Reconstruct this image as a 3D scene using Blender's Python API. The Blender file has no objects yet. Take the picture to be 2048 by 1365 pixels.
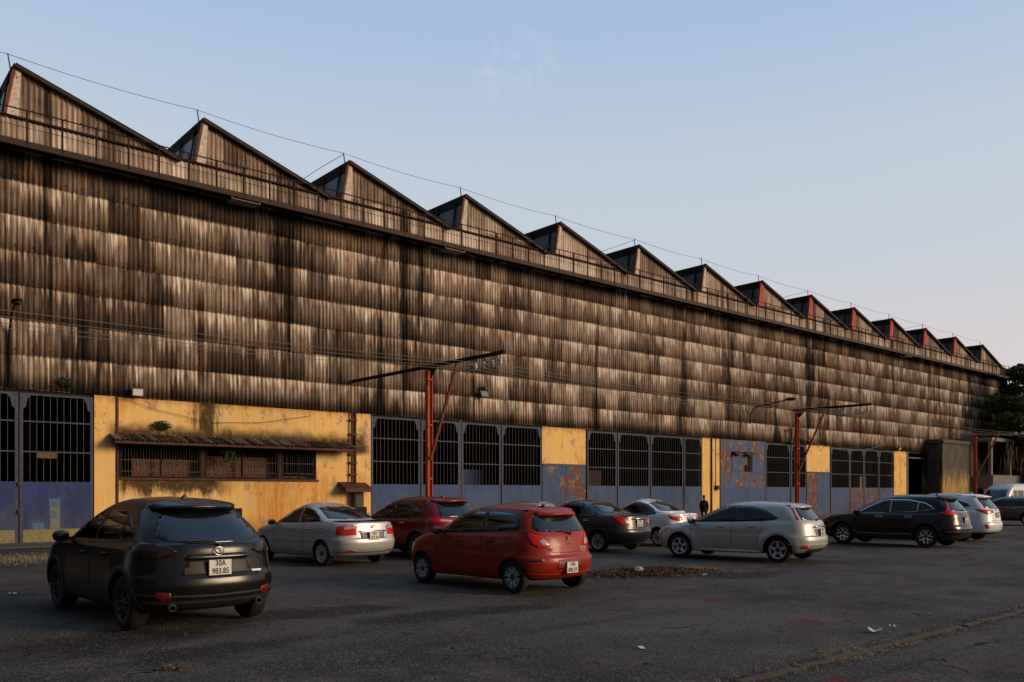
import bpy, bmesh, math, random
import numpy as np
from mathutils import Vector, Matrix
from mathutils.bvhtree import BVHTree
from mathutils.geometry import delaunay_2d_cdt

# ------------------------------------------------------------------ camera, sky, sun, exposure
SC = bpy.context.scene
COL = SC.collection
R_ = math.radians
CAMZ = 1.73
YAW = 49.25203
cd = bpy.data.cameras.new('camera'); cam = bpy.data.objects.new('camera', cd); COL.objects.link(cam)
cd.sensor_width = 36.0; cd.lens = 1687.0/2048*36; cd.shift_y = (985-682.5)/2048
cd.clip_start = 0.1; cd.clip_end = 3000
cam.location = (0, 0, CAMZ); cam.rotation_euler = (R_(90), 0, R_(YAW-90))
SC.camera = cam
SC.view_settings.view_transform = 'Standard'; SC.view_settings.look = 'None'
SC.view_settings.gamma = 1; SC.view_settings.exposure = 0.0

SUN_EL = R_(15); SUN_AZ = R_(146)        # azimuth clockwise from +Y: light from the right, behind the camera
W = bpy.data.worlds.new('World'); SC.world = W; W.use_nodes = True
nt = W.node_tree; nt.nodes.clear()
o_ = nt.nodes.new('ShaderNodeOutputWorld'); bg = nt.nodes.new('ShaderNodeBackground')
sk = nt.nodes.new('ShaderNodeTexSky'); sk.sky_type = 'NISHITA'; sk.sun_disc = False
sk.sun_elevation = SUN_EL; sk.sun_rotation = SUN_AZ; sk.air_density = 1.3; sk.dust_density = 2.5; sk.ozone_density = 2.0
tc = nt.nodes.new('ShaderNodeTexCoord'); sx = nt.nodes.new('ShaderNodeSeparateXYZ')
nt.links.new(tc.outputs['Generated'], sx.inputs[0])
rp = nt.nodes.new('ShaderNodeValToRGB'); rp.color_ramp.interpolation = 'EASE'
SKY_STOPS = [(0.0, (1.18, .97, .93)), (.12, (1.12, 1.0, 1.01)), (.30, (.90, 1.0, 1.13)), (.55, (.60, .84, 1.20)), (1.0, (.42, .68, 1.10))]
e = rp.color_ramp.elements
while len(e) < len(SKY_STOPS): e.new(.5)
for el, (p, c) in zip(e, SKY_STOPS): el.position = p; el.color = (*c, 1)
nt.links.new(sx.outputs['Z'], rp.inputs[0])
mx = nt.nodes.new('ShaderNodeMix'); mx.data_type = 'RGBA'; mx.blend_type = 'MIX'; mx.inputs[0].default_value = .80
sc6 = nt.nodes.new('ShaderNodeVectorMath'); sc6.operation = 'SCALE'; sc6.inputs[3].default_value = 7.1
nt.links.new(rp.outputs[0], sc6.inputs[0])
nt.links.new(sk.outputs[0], mx.inputs[6]); nt.links.new(sc6.outputs[0], mx.inputs[7])
dt = nt.nodes.new('ShaderNodeVectorMath'); dt.operation = 'DOT_PRODUCT'; dt.inputs[1].default_value = (.92, .39, 0)
nt.links.new(tc.outputs['Generated'], dt.inputs[0])
mr = nt.nodes.new('ShaderNodeMapRange'); mr.interpolation_type = 'SMOOTHSTEP'; mr.inputs[1].default_value = -.55; mr.inputs[2].default_value = .30; mr.inputs[3].default_value = .26; mr.inputs[4].default_value = 1.0
nt.links.new(dt.outputs['Value'], mr.inputs[0])
sk2 = nt.nodes.new('ShaderNodeVectorMath'); sk2.operation = 'SCALE'
# one faint wisp of cirrus, high up
cdt = nt.nodes.new('ShaderNodeVectorMath'); cdt.operation = 'DOT_PRODUCT'; cdt.inputs[1].default_value = (0.58741, 0.67689, 0.44360); nt.links.new(tc.outputs['Generated'], cdt.inputs[0])
cm = nt.nodes.new('ShaderNodeMapRange'); cm.interpolation_type = 'SMOOTHSTEP'; cm.inputs[1].default_value = .9985; cm.inputs[2].default_value = .99995; nt.links.new(cdt.outputs['Value'], cm.inputs[0])
cn = nt.nodes.new('ShaderNodeTexNoise'); cn.inputs['Scale'].default_value = 22; cn.inputs['Detail'].default_value = 6; cn.inputs['Distortion'].default_value = 1.2; nt.links.new(tc.outputs['Generated'], cn.inputs[0])
cr_ = nt.nodes.new('ShaderNodeMapRange'); cr_.inputs[1].default_value = .45; cr_.inputs[2].default_value = .75; cr_.inputs[4].default_value = .40; nt.links.new(cn.outputs['Fac'], cr_.inputs[0])
cml = nt.nodes.new('ShaderNodeMath'); cml.operation = 'MULTIPLY'; nt.links.new(cm.outputs[0], cml.inputs[0]); nt.links.new(cr_.outputs[0], cml.inputs[1])
cmx = nt.nodes.new('ShaderNodeMix'); cmx.data_type = 'RGBA'; nt.links.new(cml.outputs[0], cmx.inputs[0]); nt.links.new(mx.outputs[2], cmx.inputs[6]); cmx.inputs[7].default_value = (7.6, 7.6, 8.0, 1)
nt.links.new(cmx.outputs[2], sk2.inputs[0]); nt.links.new(mr.outputs[0], sk2.inputs[3]); nt.links.new(sk2.outputs[0], bg.inputs[0]); bg.inputs[1].default_value = 0.1
nt.links.new(bg.outputs[0], o_.inputs[0])

sd = bpy.data.lights.new('sun', 'SUN'); sun = bpy.data.objects.new('sun', sd); COL.objects.link(sun)
sd.energy = 2.5; sd.angle = R_(20); sd.color = (1.0, .72, .46)
sdir = Vector((math.sin(SUN_AZ)*math.cos(SUN_EL), math.cos(SUN_AZ)*math.cos(SUN_EL), math.sin(SUN_EL)))
sun.rotation_euler = sdir.to_track_quat('Z', 'Y').to_euler(); sun.location = (20, -20, 30)

# ------------------------------------------------------------------ pixel helpers (measuring only)
FW = Vector((math.cos(R_(YAW)), math.sin(R_(YAW)), 0)); RT = Vector((math.sin(R_(YAW)), -math.cos(R_(YAW)), 0))
WY = 31.5
def wallx(px, Y=WY):
    d = FW*1687 + RT*(px-1024); return d.x*Y/d.y
def wallz(px, py, Y=WY):
    d = FW*1687 + RT*(px-1024); return CAMZ + (985-py)*Y/d.y

# ------------------------------------------------------------------ materials
class NT:
    def __init__(s, name):
        s.m = bpy.data.materials.new(name); s.m.use_nodes = True; s.t = s.m.node_tree
        s.b = s.t.nodes['Principled BSDF']; s._tc = None
    def new(s, k, **kw):
        n = s.t.nodes.new(k)
        for a, v in kw.items(): setattr(n, a, v)
        return n
    def put(s, inp, v):
        if isinstance(v, bpy.types.NodeSocket): s.t.links.new(v, inp)
        elif v is not None:
            if isinstance(v, (tuple, list)) and len(v) == 3 and inp.type == 'RGBA': v = (*v, 1)
            inp.default_value = v
    def co(s, k='Object'):
        if not s._tc: s._tc = s.new('ShaderNodeTexCoord')
        return s._tc.outputs[k]
    def xyz(s, v=None):
        n = s.new('ShaderNodeSeparateXYZ'); s.put(n.inputs[0], v if v is not None else s.co()); return n.outputs
    def vec(s, x=0, y=0, z=0):
        n = s.new('ShaderNodeCombineXYZ')
        for i, v in enumerate((x, y, z)): s.put(n.inputs[i], v)
        return n.outputs[0]
    def m_(s, op, a, b=None, c=None):
        n = s.new('ShaderNodeMath', operation=op)
        for i, v in enumerate((a, b, c)):
            if v is not None: s.put(n.inputs[i], v)
        return n.outputs[0]
    def scale(s, v, t):
        n = s.new('ShaderNodeVectorMath', operation='MULTIPLY'); s.put(n.inputs[0], v); n.inputs[1].default_value = t; return n.outputs[0]
    def noise(s, v=None, sc=1, det=4, ro=.5, dist=0):
        n = s.new('ShaderNodeTexNoise'); s.put(n.inputs['Vector'], v if v is not None else s.co())
        n.inputs['Scale'].default_value = sc; n.inputs['Detail'].default_value = det; n.inputs['Roughness'].default_value = ro
        n.inputs['Distortion'].default_value = dist
        return n.outputs['Fac']
    def rng(s, v, a, b, c=0, d=1, smooth=True):
        n = s.new('ShaderNodeMapRange'); n.interpolation_type = 'SMOOTHSTEP' if smooth else 'LINEAR'
        s.put(n.inputs[0], v)
        for i, q in enumerate((a, b, c, d)): s.put(n.inputs[i+1], q)
        return n.outputs[0]
    def mix(s, f, a, b, bt='MIX'):
        n = s.new('ShaderNodeMix', data_type='RGBA', blend_type=bt)
        s.put(n.inputs[0], f); s.put(n.inputs[6], a); s.put(n.inputs[7], b); return n.outputs[2]
    def ramp(s, f, stops):
        n = s.new('ShaderNodeValToRGB'); e = n.color_ramp.elements
        while len(e) < len(stops): e.new(.5)
        for el, (p, c) in zip(e, stops): el.position = p; el.color = (*c, 1)
        s.put(n.inputs[0], f); return n.outputs[0]
    def bump(s, h, st=.5, d=.02):
        n = s.new('ShaderNodeBump'); s.put(n.inputs['Height'], h); n.inputs['Strength'].default_value = st
        n.inputs['Distance'].default_value = d; s.put(s.b.inputs['Normal'], n.outputs[0])
    def out(s, col=None, rough=None, metal=None, spec=None, coat=None):
        for k, v in (('Base Color', col), ('Roughness', rough), ('Metallic', metal), ('Specular IOR Level', spec), ('Coat Weight', coat)):
            if v is not None: s.put(s.b.inputs[k], v)
        return s.m

def simple(name, col, rough=.6, metal=0, spec=.5, var=.25, vs=3.0, coat=0):
    n = NT(name); f = n.noise(sc=vs, det=6, ro=.65)
    c = n.mix(f, tuple(x*(1-var) for x in col), tuple(min(1, x*(1+var)) for x in col))
    return n.out(c, rough, metal, spec, coat)

def mat_cladding(name, clean=0.0, rows=True):
    n = NT(name); x, y, z = n.xyz()
    wl = .165
    fine = n.noise(n.vec(n.m_('MULTIPLY', x, 13), 0, n.m_('MULTIPLY', z, .40)), 1, 6, .75)
    mid = n.noise(n.vec(n.m_('MULTIPLY', x, 3.6), 3.3, n.m_('MULTIPLY', z, .30)), 1, 5, .7)
    colm = n.noise(n.vec(n.m_('MULTIPLY', x, 1.0), 8.1, n.m_('MULTIPLY', z, .05)), 1, 4, .55)
    blot = n.noise(n.vec(n.m_('MULTIPLY', x, 1.1), 5.7, n.m_('MULTIPLY', z, 1.5)), 1, 5, .65)
    rowf = n.m_('DIVIDE', n.m_('SUBTRACT', 13.05, z), 1.133)
    row = n.m_('FLOOR', rowf); v = n.m_('FRACT', rowf)
    sh = n.new('ShaderNodeTexWhiteNoise', noise_dimensions='2D')
    n.put(sh.inputs[0], n.vec(n.m_('FLOOR', n.m_('DIVIDE', n.m_('ADD', x, n.m_('MULTIPLY', row, .37)), .99)), row, 0))
    shv = sh.outputs[0]
    sh2 = n.new('ShaderNodeTexWhiteNoise', noise_dimensions='2D'); n.put(sh2.inputs[0], n.vec(n.m_('FLOOR', n.m_('DIVIDE', n.m_('ADD', x, n.m_('MULTIPLY', row, .37)), .495)), n.m_('ADD', row, 31.0), 0))
    rn = n.noise(n.vec(n.m_('MULTIPLY', x, 3.2), n.m_('MULTIPLY', row, 5.13), 0), 1.6, 5, .8)
    # pale weathered head of every sheet, fading down in ragged tongues
    hn = n.noise(n.vec(n.m_('MULTIPLY', x, 6.1), n.m_('MULTIPLY', row, 3.71), 0), 1, 3, .6)
    edge = n.m_('ADD', n.m_('ADD', n.m_('MULTIPLY', n.rng(hn, .34, .66), .30), n.m_('MULTIPLY', n.rng(rn, .36, .68), .48)), n.m_('MULTIPLY', n.m_('SUBTRACT', sh2.outputs[0], .5), .40))
    edge = n.m_('ADD', edge, n.m_('MULTIPLY', fine, .45))
    head = n.rng(n.m_('SUBTRACT', n.m_('SUBTRACT', n.m_('MULTIPLY', edge, 1.25), .52), v), -.08, .30)
    foot = n.rng(v, .25, 1.0, 0, .05)
    d = n.m_('MULTIPLY', fine, 1.30)
    d = n.m_('ADD', d, n.m_('MULTIPLY', mid, .60))
    d = n.m_('ADD', d, n.m_('MULTIPLY', blot, .22))
    d = n.m_('ADD', d, n.m_('MULTIPLY', n.rng(colm, .56, .66), .42))
    d = n.m_('ADD', d, n.m_('MULTIPLY', shv, .34))
    leftd = n.rng(x, 4, 34, .16, 0.0)
    d = n.m_('ADD', d, leftd)
    if rows:
        d = n.m_('SUBTRACT', d, n.m_('MULTIPLY', head, .36)); d = n.m_('ADD', d, foot)
        d = n.m_('ADD', d, n.rng(z, 12.0, 13.0, 0, .38))  # staining plus the walkway's shade, both painted in just below it
        d = n.m_('ADD', d, n.rng(z, 5.75, 5.1, 0, .25))
    g = n.m_('COSINE', n.m_('MULTIPLY', x, 2*math.pi/wl))      # dirt lies in the valleys
    d = n.m_('ADD', d, n.m_('MULTIPLY', g, .05))
    d = n.m_('SUBTRACT', d, clean)
    col = n.ramp(n.rng(d, .82, 1.86, 0, 1, False), [(0, (.76, .66, .54)), (.20, (.46, .355, .27)), (.42, (.215, .152, .108)), (.64, (.075, .047, .031)), (.82, (.022, .014, .009)), (1, (.008, .006, .005))])
    rust = n.m_('MULTIPLY', n.rng(n.noise(n.vec(n.m_('MULTIPLY', x, 2.6), 1.7, n.m_('MULTIPLY', z, .22)), 1, 4, .7), .56, .74), .55)
    col = n.mix(rust, col, n.mix(1, col, (1.0, .46, .26), 'MULTIPLY'))
    # fixings
    fx = n.m_('ABSOLUTE', n.m_('SUBTRACT', n.m_('FRACT', n.m_('DIVIDE', x, wl*3)), .5))
    fz = n.m_('ABSOLUTE', n.m_('SUBTRACT', v, .86))
    dd = n.m_('ADD', n.m_('POWER', n.m_('MULTIPLY', fx, wl*3), 2), n.m_('POWER', n.m_('MULTIPLY', fz, 1.133), 2))
    col = n.mix(n.rng(dd, .0006, .0014, .85, 0), col, (.02, .012, .01))
    n.bump(n.noise(sc=18, det=5), .35, .01)
    return n.out(col, .88, 0, .25)

def mat_plaster(name, base=(.86, .53, .175), dirt=0.0, grey=0.0):
    n = NT(name); x, y, z = n.xyz()
    f = n.noise(n.vec(n.m_('MULTIPLY', x, 2.2), y, n.m_('MULTIPLY', z, .7)), 1, 7, .65)
    streak = n.noise(n.vec(n.m_('MULTIPLY', x, 7), y, n.m_('MULTIPLY', z, .5)), 1, 5, .65)
    c = n.mix(n.rng(streak, .3, .7), tuple(b*.86 for b in base), tuple(min(.9, b*1.1) for b in base))
    # ochre wash streaks, sun-bleached patches
    c = n.mix(n.rng(streak, .54, .72, 0, .55), c, (.56, .24, .05))
    bl = n.noise(n.scale(n.co(), (.8, 1, .5)), 1, 6, .7)
    c = n.mix(n.rng(bl, .46, .62, 0, .6), c, (.80, .56, .27))
    c = n.mix(n.rng(bl, .46, .34, 0, .6), c, (.55, .29, .075))
    c = n.mix(n.rng(f, .52, .72, 0, .55), c, (.74, .52, .26))
    vo = n.new('ShaderNodeTexVoronoi', feature='DISTANCE_TO_EDGE'); n.put(vo.inputs[0], n.scale(n.co(), (1.9, 1.9, 2.6)))
    peel = n.noise(sc=1.3, det=8, ro=.75)
    pm = n.m_('MULTIPLY', n.rng(peel, .56, .58), n.rng(f, .47, .53))
    c = n.mix(pm, c, (.50, .33, .20))
    pe = n.m_('MULTIPLY', n.rng(n.m_('ABSOLUTE', n.m_('SUBTRACT', peel, .56)), .010, .003), n.rng(f, .46, .52)); c = n.mix(n.m_('MULTIPLY', pe, .8), c, (.16, .075, .03))
    # algae: above the canopy, under the sills, one wide run down from the cladding
    big = n.noise(sc=.9, det=8, ro=.75)
    if dirt >= 0:
        inw = n.m_('MULTIPLY', n.rng(x, 8.3, 8.9), n.rng(x, 19.2, 18.6))
        a1 = n.m_('MULTIPLY', n.rng(z, n.m_('ADD', n.m_('MULTIPLY', big, 1.5), 3.62), 3.80), inw)
        a1 = n.m_('MULTIPLY', a1, n.rng(z, 3.2, 3.5))
        run = n.rng(n.m_('ABSOLUTE', n.m_('SUBTRACT', n.m_('ADD', x, n.m_('MULTIPLY', n.m_('SUBTRACT', streak, .5), 1.6)), 12.0)), .75, .15)
        run = n.m_('MULTIPLY', run, n.rng(z, 2.3, 3.0))
        zz = n.m_('ADD', z, n.m_('MULTIPLY', n.noise(n.vec(n.m_('MULTIPLY', x, 1.9), 0, n.m_('MULTIPLY', z, .4)), 1, 7, .8), 2.0))
        low = n.m_('MULTIPLY', n.rng(zz, 2.45, 2.95), n.rng(z, 2.35, 2.25))
        low = n.m_('MULTIPLY', low, n.m_('MULTIPLY', n.rng(x, 13.4, 12.0), n.rng(x, 8.7, 9.1)))
        lowwall = n.m_('MULTIPLY', n.rng(n.m_('ADD', z, big), 1.35, .75), .5)
        top = n.m_('MULTIPLY', n.rng(n.m_('ADD', z, n.m_('MULTIPLY', streak, -.7)), 4.45, 4.8), .55)
        al = n.m_('MAXIMUM', n.m_('MAXIMUM', a1, run), n.m_('MAXIMUM', low, lowwall))
        al = n.m_('MULTIPLY', al, n.rng(n.noise(sc=4.5, det=9, ro=.78), .34, .50, .66, 1))
        c = n.mix(top, c, (.34, .12, .035))
        c = n.mix(n.m_('MINIMUM', n.m_('MULTIPLY', al, 1.0), .93), c, (.030, .017, .009))
    och = n.m_('MULTIPLY', n.m_('MULTIPLY', n.rng(x, 13.2, 14.5), n.rng(x, 17.8, 16.6)), n.m_('MULTIPLY', n.rng(z, 2.9, 2.2), n.rng(streak, .40, .60, .2, .85)))
    c = n.mix(och, c, (.62, .25, .035))
    if grey:
        gm = n.rng(n.m_('ADD', z, n.m_('MULTIPLY', big, 2.5)), 3.4, 5.3)
        c = n.mix(gm, c, (.15, .14, .125)); c = n.mix(n.rng(streak, .42, .62, 0, .85), c, (.035, .026, .016))
        c = n.mix(.38, c, (.055, .035, .016))
    spk = n.rng(n.noise(sc=26, det=4, ro=.7), .66, .74, 0, .5)
    c = n.mix(spk, c, (.16, .09, .04))
    n.bump(n.noise(sc=9, det=8, ro=.7), .5, .015)
    return n.out(c, .92, 0, .2)

def mat_blue(name, rust=0.5, base=(.015, .052, .152), under=(.22, .155, .095)):
    n = NT(name); x, y, z = n.xyz()
    f = n.noise(n.scale(n.co(), (2.0, 1, .8)), 1, 7, .65)
    c = n.mix(n.rng(f, .3, .7), tuple(b*.72 for b in base), tuple(b*1.3 for b in base))
    s2 = n.noise(n.scale(n.co(), (9, 1, 1.0)), 1, 5, .6)
    c = n.mix(n.rng(s2, .52, .75, 0, .6), c, (.050, .052, .075))
    lw = n.rng(z, 1.6, .3, 0, .5); c = n.mix(n.m_('MULTIPLY', lw, n.rng(f, .35, .6)), c, (.075, .068, .062))
    pt = n.noise(n.scale(n.co(), (1.0, 1, 1.3)), 1.2, 2, .4)
    c = n.mix(n.rng(pt, .60, .68, 0, .3), c, (.05, .09, .18))
    w = n.noise(sc=1.6, det=8, ro=.72, v=n.scale(n.co(), (1.2, 1, .8)))
    r1 = n.rng(w, .76-.30*rust, .78-.30*rust)
    c = n.mix(r1, c, under)
    r2 = n.rng(n.noise(sc=3.1, det=9, ro=.78), .57-.15*rust, .61-.15*rust)
    c = n.mix(n.m_('MULTIPLY', r1, r2), c, (.095, .020, .011))
    sp = n.rng(n.noise(sc=14, det=5, ro=.7), .70-.06*rust, .74-.06*rust, 0, .8)
    c = n.mix(sp, c, (.13, .04, .02))
    n.bump(n.noise(sc=5, det=5), .3, .02)
    return n.out(c, .62, 0, .35)

def mat_rustpaint(name, base, rustc=(.10, .028, .012), amt=.5, rough=.7):
    n = NT(name)
    w = n.noise(n.scale(n.co(), (1, 1, .6)), 4.5, 8, .7)
    c = n.mix(n.rng(n.noise(sc=9, det=5), .35, .7), tuple(b*.8 for b in base), tuple(b*1.2 for b in base))
    c = n.mix(n.rng(w, .72-.32*amt, .78-.32*amt), c, rustc)
    n.bump(n.noise(sc=30, det=4), .3, .004)
    return n.out(c, rough, 0, .35)

def mat_asphalt():
    n = NT('asphalt'); x, y, z = n.xyz()
    f = n.noise(sc=.22, det=7, ro=.6); g = n.noise(sc=1.1, det=8, ro=.68)
    c = n.mix(n.rng(f, .32, .68), (.040, .034, .031), (.105, .091, .083))
    c = n.mix(n.rng(g, .42, .72, 0, .75), c, (.140, .110, .088))
    soil = n.noise(n.scale(n.co(), (.35, .9, 1)), .9, 8, .72, .6)
    c = n.mix(n.rng(soil, .52, .70, 0, .75), c, (.070, .044, .029))
    tr = n.noise(n.scale(n.co(), (.10, 1.5, 1)), 1.0, 6, .7, .4)
    c = n.mix(n.rng(tr, .55, .72, 0, .7), c, (.020, .015, .012))
    oil = n.noise(sc=.55, det=4, ro=.6)
    c = n.mix(n.rng(oil, .60, .72, 0, .65), c, (.012, .010, .009))
    for (rx, ry, ra, rb) in ((5.73, 11.11, 2.00, 0.80), (6.84, 9.70, 1.60, 0.60), (2.79, 10.43, 1.60, 1.30), (8.43, 9.49, 1.20, 0.50), (15.33, 10.14, 2.00, 0.70), (3.58, 9.15, 1.50, 0.60)):      # spilt oil and trodden earth; beside the nearest SUV just darker ground
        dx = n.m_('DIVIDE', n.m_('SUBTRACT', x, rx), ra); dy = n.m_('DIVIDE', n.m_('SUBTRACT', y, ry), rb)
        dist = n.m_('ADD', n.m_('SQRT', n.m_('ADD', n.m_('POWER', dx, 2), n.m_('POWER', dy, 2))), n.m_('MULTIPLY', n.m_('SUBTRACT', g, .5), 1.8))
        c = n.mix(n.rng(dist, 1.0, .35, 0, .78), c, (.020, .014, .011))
    # aggregate
    vo = n.new('ShaderNodeTexVoronoi'); n.put(vo.inputs[0], n.co()); vo.inputs['Scale'].default_value = 48
    sepc = n.new('ShaderNodeSeparateColor'); n.put(sepc.inputs[0], vo.outputs['Color'])
    rnd = sepc.outputs[0]
    ag = n.m_('MULTIPLY', n.rng(rnd, .45, .98), n.rng(vo.outputs['Distance'], .55, .2))
    c = n.mix(n.m_('MULTIPLY', ag, n.rng(soil, .70, .40, .30, .85)), c, (.30, .28, .265))
    c = n.mix(n.m_('MULTIPLY', n.rng(rnd, .25, .0), .7), c, (.008, .007, .007))
    # cracks
    cr = n.new('ShaderNodeTexVoronoi', feature='DISTANCE_TO_EDGE')
    wv = n.new('ShaderNodeVectorMath', operation='ADD'); n.put(wv.inputs[0], n.co())
    nn = n.new('ShaderNodeTexNoise'); nn.inputs['Scale'].default_value = 1.5; nn.inputs['Detail'].default_value = 5
    n.put(nn.inputs[0], n.co()); n.put(wv.inputs[1], nn.outputs['Color'])
    n.put(cr.inputs[0], wv.outputs[0]); cr.inputs['Scale'].default_value = .34
    ck = n.m_('MULTIPLY', n.rng(cr.outputs[0], .007, .002), n.rng(g, .52, .60))
    c = n.mix(ck, c, (.006, .005, .005))
    # faded red paint marks on the ground
    for (rx, ry, rr) in ((11.3, 8.1, .32), (10.35, 6.0, .36), (7.3, 3.9, .24), (7.6, 3.35, .26)):
        dx = n.m_('SUBTRACT', x, rx); dy = n.m_('SUBTRACT', y, ry)
        dist = n.m_('SQRT', n.m_('ADD', n.m_('POWER', dx, 2), n.m_('POWER', dy, 2)))
        mk = n.m_('MULTIPLY', n.rng(dist, rr, rr*.4), n.rng(n.noise(sc=9, det=5), .38, .6, 0, .85))
        c = n.mix(mk, c, (.16, .022, .022))
    h = n.m_('ADD', n.m_('MULTIPLY', ag, .5), n.m_('ADD', n.m_('MULTIPLY', n.noise(sc=60, det=3), .5), n.m_('MULTIPLY', ck, -2)))
    h = n.m_('ADD', h, n.m_('MULTIPLY', g, 1.6))
    n.bump(h, .9, .016)
    return n.out(c, n.rng(oil, .5, .75, .95, .8), 0, .12)

def paint(name, col, metal=0.0, rough=.35, coat=1.0, dust=.12, spec=.5):
    n = NT(name); x, y, z = n.xyz()
    d = n.m_('MULTIPLY', n.rng(z, .9, .15, dust*.5, dust*2.2), n.rng(n.noise(sc=3, det=6), .25, .7))
    c = n.mix(d, col, (.08, .068, .056))
    n.out(c, n.m_('ADD', rough, n.m_('MULTIPLY', d, .4)), metal, spec, coat)
    n.b.inputs['Coat Roughness'].default_value = .12
    return n.m

def mat_glass():
    n = NT('tinted_glass')
    n.out((.006, .007, .010), .06, 0, .75)
    return n.m

M = {}
M['clad'] = mat_cladding('weathered_fibre_cement')
M['clad2'] = mat_cladding('weathered_fibre_cement_upper', .12, False)
M['clad3'] = mat_cladding('weathered_fibre_cement_fascia', .28, False)
M['plaster'] = mat_plaster('ochre_plaster')
M['plaster_grey'] = mat_plaster('dirty_ochre_plaster', grey=1)
M['blue'] = mat_blue('blue_painted_steel', .12)
M['blue_dark'] = mat_blue('deep_blue_painted_steel', .18, (.012, .030, .130), (.10, .11, .12))
M['blue_rust'] = mat_blue('rusty_blue_steel', 1.0)
M['blue_mid'] = mat_blue('patchy_blue_steel', .72)
M['blue_patch'] = mat_blue('peeling_blue_steel', .90, (.025, .065, .17))
M['frame'] = mat_rustpaint('grey_blue_frame', (.050, .060, .095), amt=.32)
M['bars'] = mat_rustpaint('grille_bars', (.10, .09, .09), amt=.25)
M['rust'] = mat_rustpaint('brown_rust', (.085, .028, .017), (.04, .015, .01), .6)
M['dark_rust'] = mat_rustpaint('dark_rusty_steel', (.020, .008, .006), (.009, .004, .003), .5, .9)
M['walk'] = mat_rustpaint('walkway_rust', (.036, .012, .008), (.014, .006, .005), .5)
M['redpole'] = mat_rustpaint('red_oxide_paint', (.44, .062, .018), (.12, .03, .012), .38)
M['redboard'] = mat_rustpaint('red_board', (.42, .035, .03), (.14, .03, .02), .25)
M['redflash'] = mat_rustpaint('rust_red_flashing', (.15, .03, .016), (.06, .018, .01), .5)
M['whiteboard'] = mat_rustpaint('peeling_white_board', (.56, .46, .38), (.24, .065, .025), .42)
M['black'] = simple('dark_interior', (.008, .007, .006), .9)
M['roof'] = simple('dark_roof_sheet', (.035, .022, .018), .8)
M['sky_glass'] = NT('dirty_skylight_glass')
_n = M['sky_glass']; _s = _n.noise(n_v := _n.scale(_n.co(), (1, 5, .7)), 1, 4, .6)
M['sky_glass'] = _n.out(_n.mix(_n.rng(_s, .35, .65), (.012, .014, .014), (.075, .085, .085)), .4, 0, .4)
M['concrete'] = simple('old_concrete', (.20, .18, .16), .9, var=.45, vs=2)
M['concrete_dark'] = simple('dark_concrete', (.075, .068, .06), .9, var=.5, vs=2)
M['brick'] = simple('stacked_bricks', (.20, .10, .065), .9, var=.6, vs=7)
M['tyre'] = simple('rubber', (.007, .007, .007), .8, var=.3)
M['alloy'] = simple('alloy', (.62, .62, .64), .32, .7, var=.1)
M['alloy_dark'] = simple('dark_alloy', (.06, .06, .065), .45, .6, var=.1)
M['plastic'] = simple('black_plastic', (.014, .014, .014), .55, var=.2)
M['gap'] = simple('panel_gap', (.004, .004, .004), .9, var=.1)
M['chrome'] = simple('chrome', (.62, .62, .63), .18, 1, var=.05)
M['glass'] = mat_glass()
_g = NT('see_through_tinted_glass'); _g.t.nodes.remove(_g.b); _o = _g.t.nodes['Material Output']
_a = _g.new('ShaderNodeBsdfTransparent'); _a.inputs[0].default_value = (.50, .47, .40, 1); _b = _g.new('ShaderNodeBsdfGlossy'); _b.inputs['Roughness'].default_value = .03
_f = _g.new('ShaderNodeFresnel'); _f.inputs[0].default_value = 1.5; _m = _g.new('ShaderNodeMixShader'); _g.put(_m.inputs[0], _f.outputs[0]); _g.put(_m.inputs[1], _a.outputs[0]); _g.put(_m.inputs[2], _b.outputs[0]); _g.put(_o.inputs[0], _m.outputs[0])
M['glass_clear'] = _g.m
M['lamp_red'] = NT('red_lens').out((.52, .008, .010), .22, 0, .35, .25)
M['lamp_dark'] = NT('smoked_lens').out((.012, .006, .007), .12, 0, .4, .15)
M['lamp_clear'] = NT('clear_lens').out((.42, .38, .36), .15, .2, .6, 1)
M['plate'] = simple('plate_white', (.62, .61, .58), .5, var=.06)
M['ink'] = simple('plate_black', (.012, .012, .012), .6, var=.1)
M['ceramic'] = simple('white_porcelain', (.55, .5, .42), .3, var=.2)
M['wire'] = simple('cable_sheath', (.16, .145, .10), .6, var=.2)
M['wire_dark'] = simple('dark_wire', (.03, .025, .025), .6, var=.2)
M['paper'] = simple('white_litter', (.62, .62, .62), .8, var=.1)
M['lampgrey'] = simple('lamp_housing', (.12, .11, .10), .5, var=.2)
M['cloth'] = simple('black_cloth', (.010, .009, .010), .95, var=.3)
M['skin'] = simple('skin', (.30, .17, .11), .6, var=.1)
M['hair'] = simple('black_hair', (.008, .006, .006), .6, var=.2)
M['bark'] = simple('bark', (.07, .05, .035), .9, var=.4, vs=6)
M['twig'] = simple('dry_twig', (.16, .095, .06), .9, var=.5, vs=9)
M['drygrass'] = simple('dry_grass', (.24, .19, .10), .9, var=.4, vs=5)
M['stone'] = simple('pale_stone', (.30, .29, .27), .9, var=.3, vs=8)
def mat_leaf(name, a, b):
    n = NT(name); oi = n.noise(sc=.9, det=3); of = n.noise(sc=7, det=2)
    n.out(n.mix(n.m_('ADD', n.m_('MULTIPLY', oi, .6), n.m_('MULTIPLY', of, .4)), a, b), .6, 0, .3)
    return n.m
M['leaf'] = mat_leaf('dark_leaves', (.010, .022, .008), (.055, .085, .022))
M['leaf2'] = mat_leaf('green_leaves', (.025, .045, .012), (.12, .16, .035))

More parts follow.
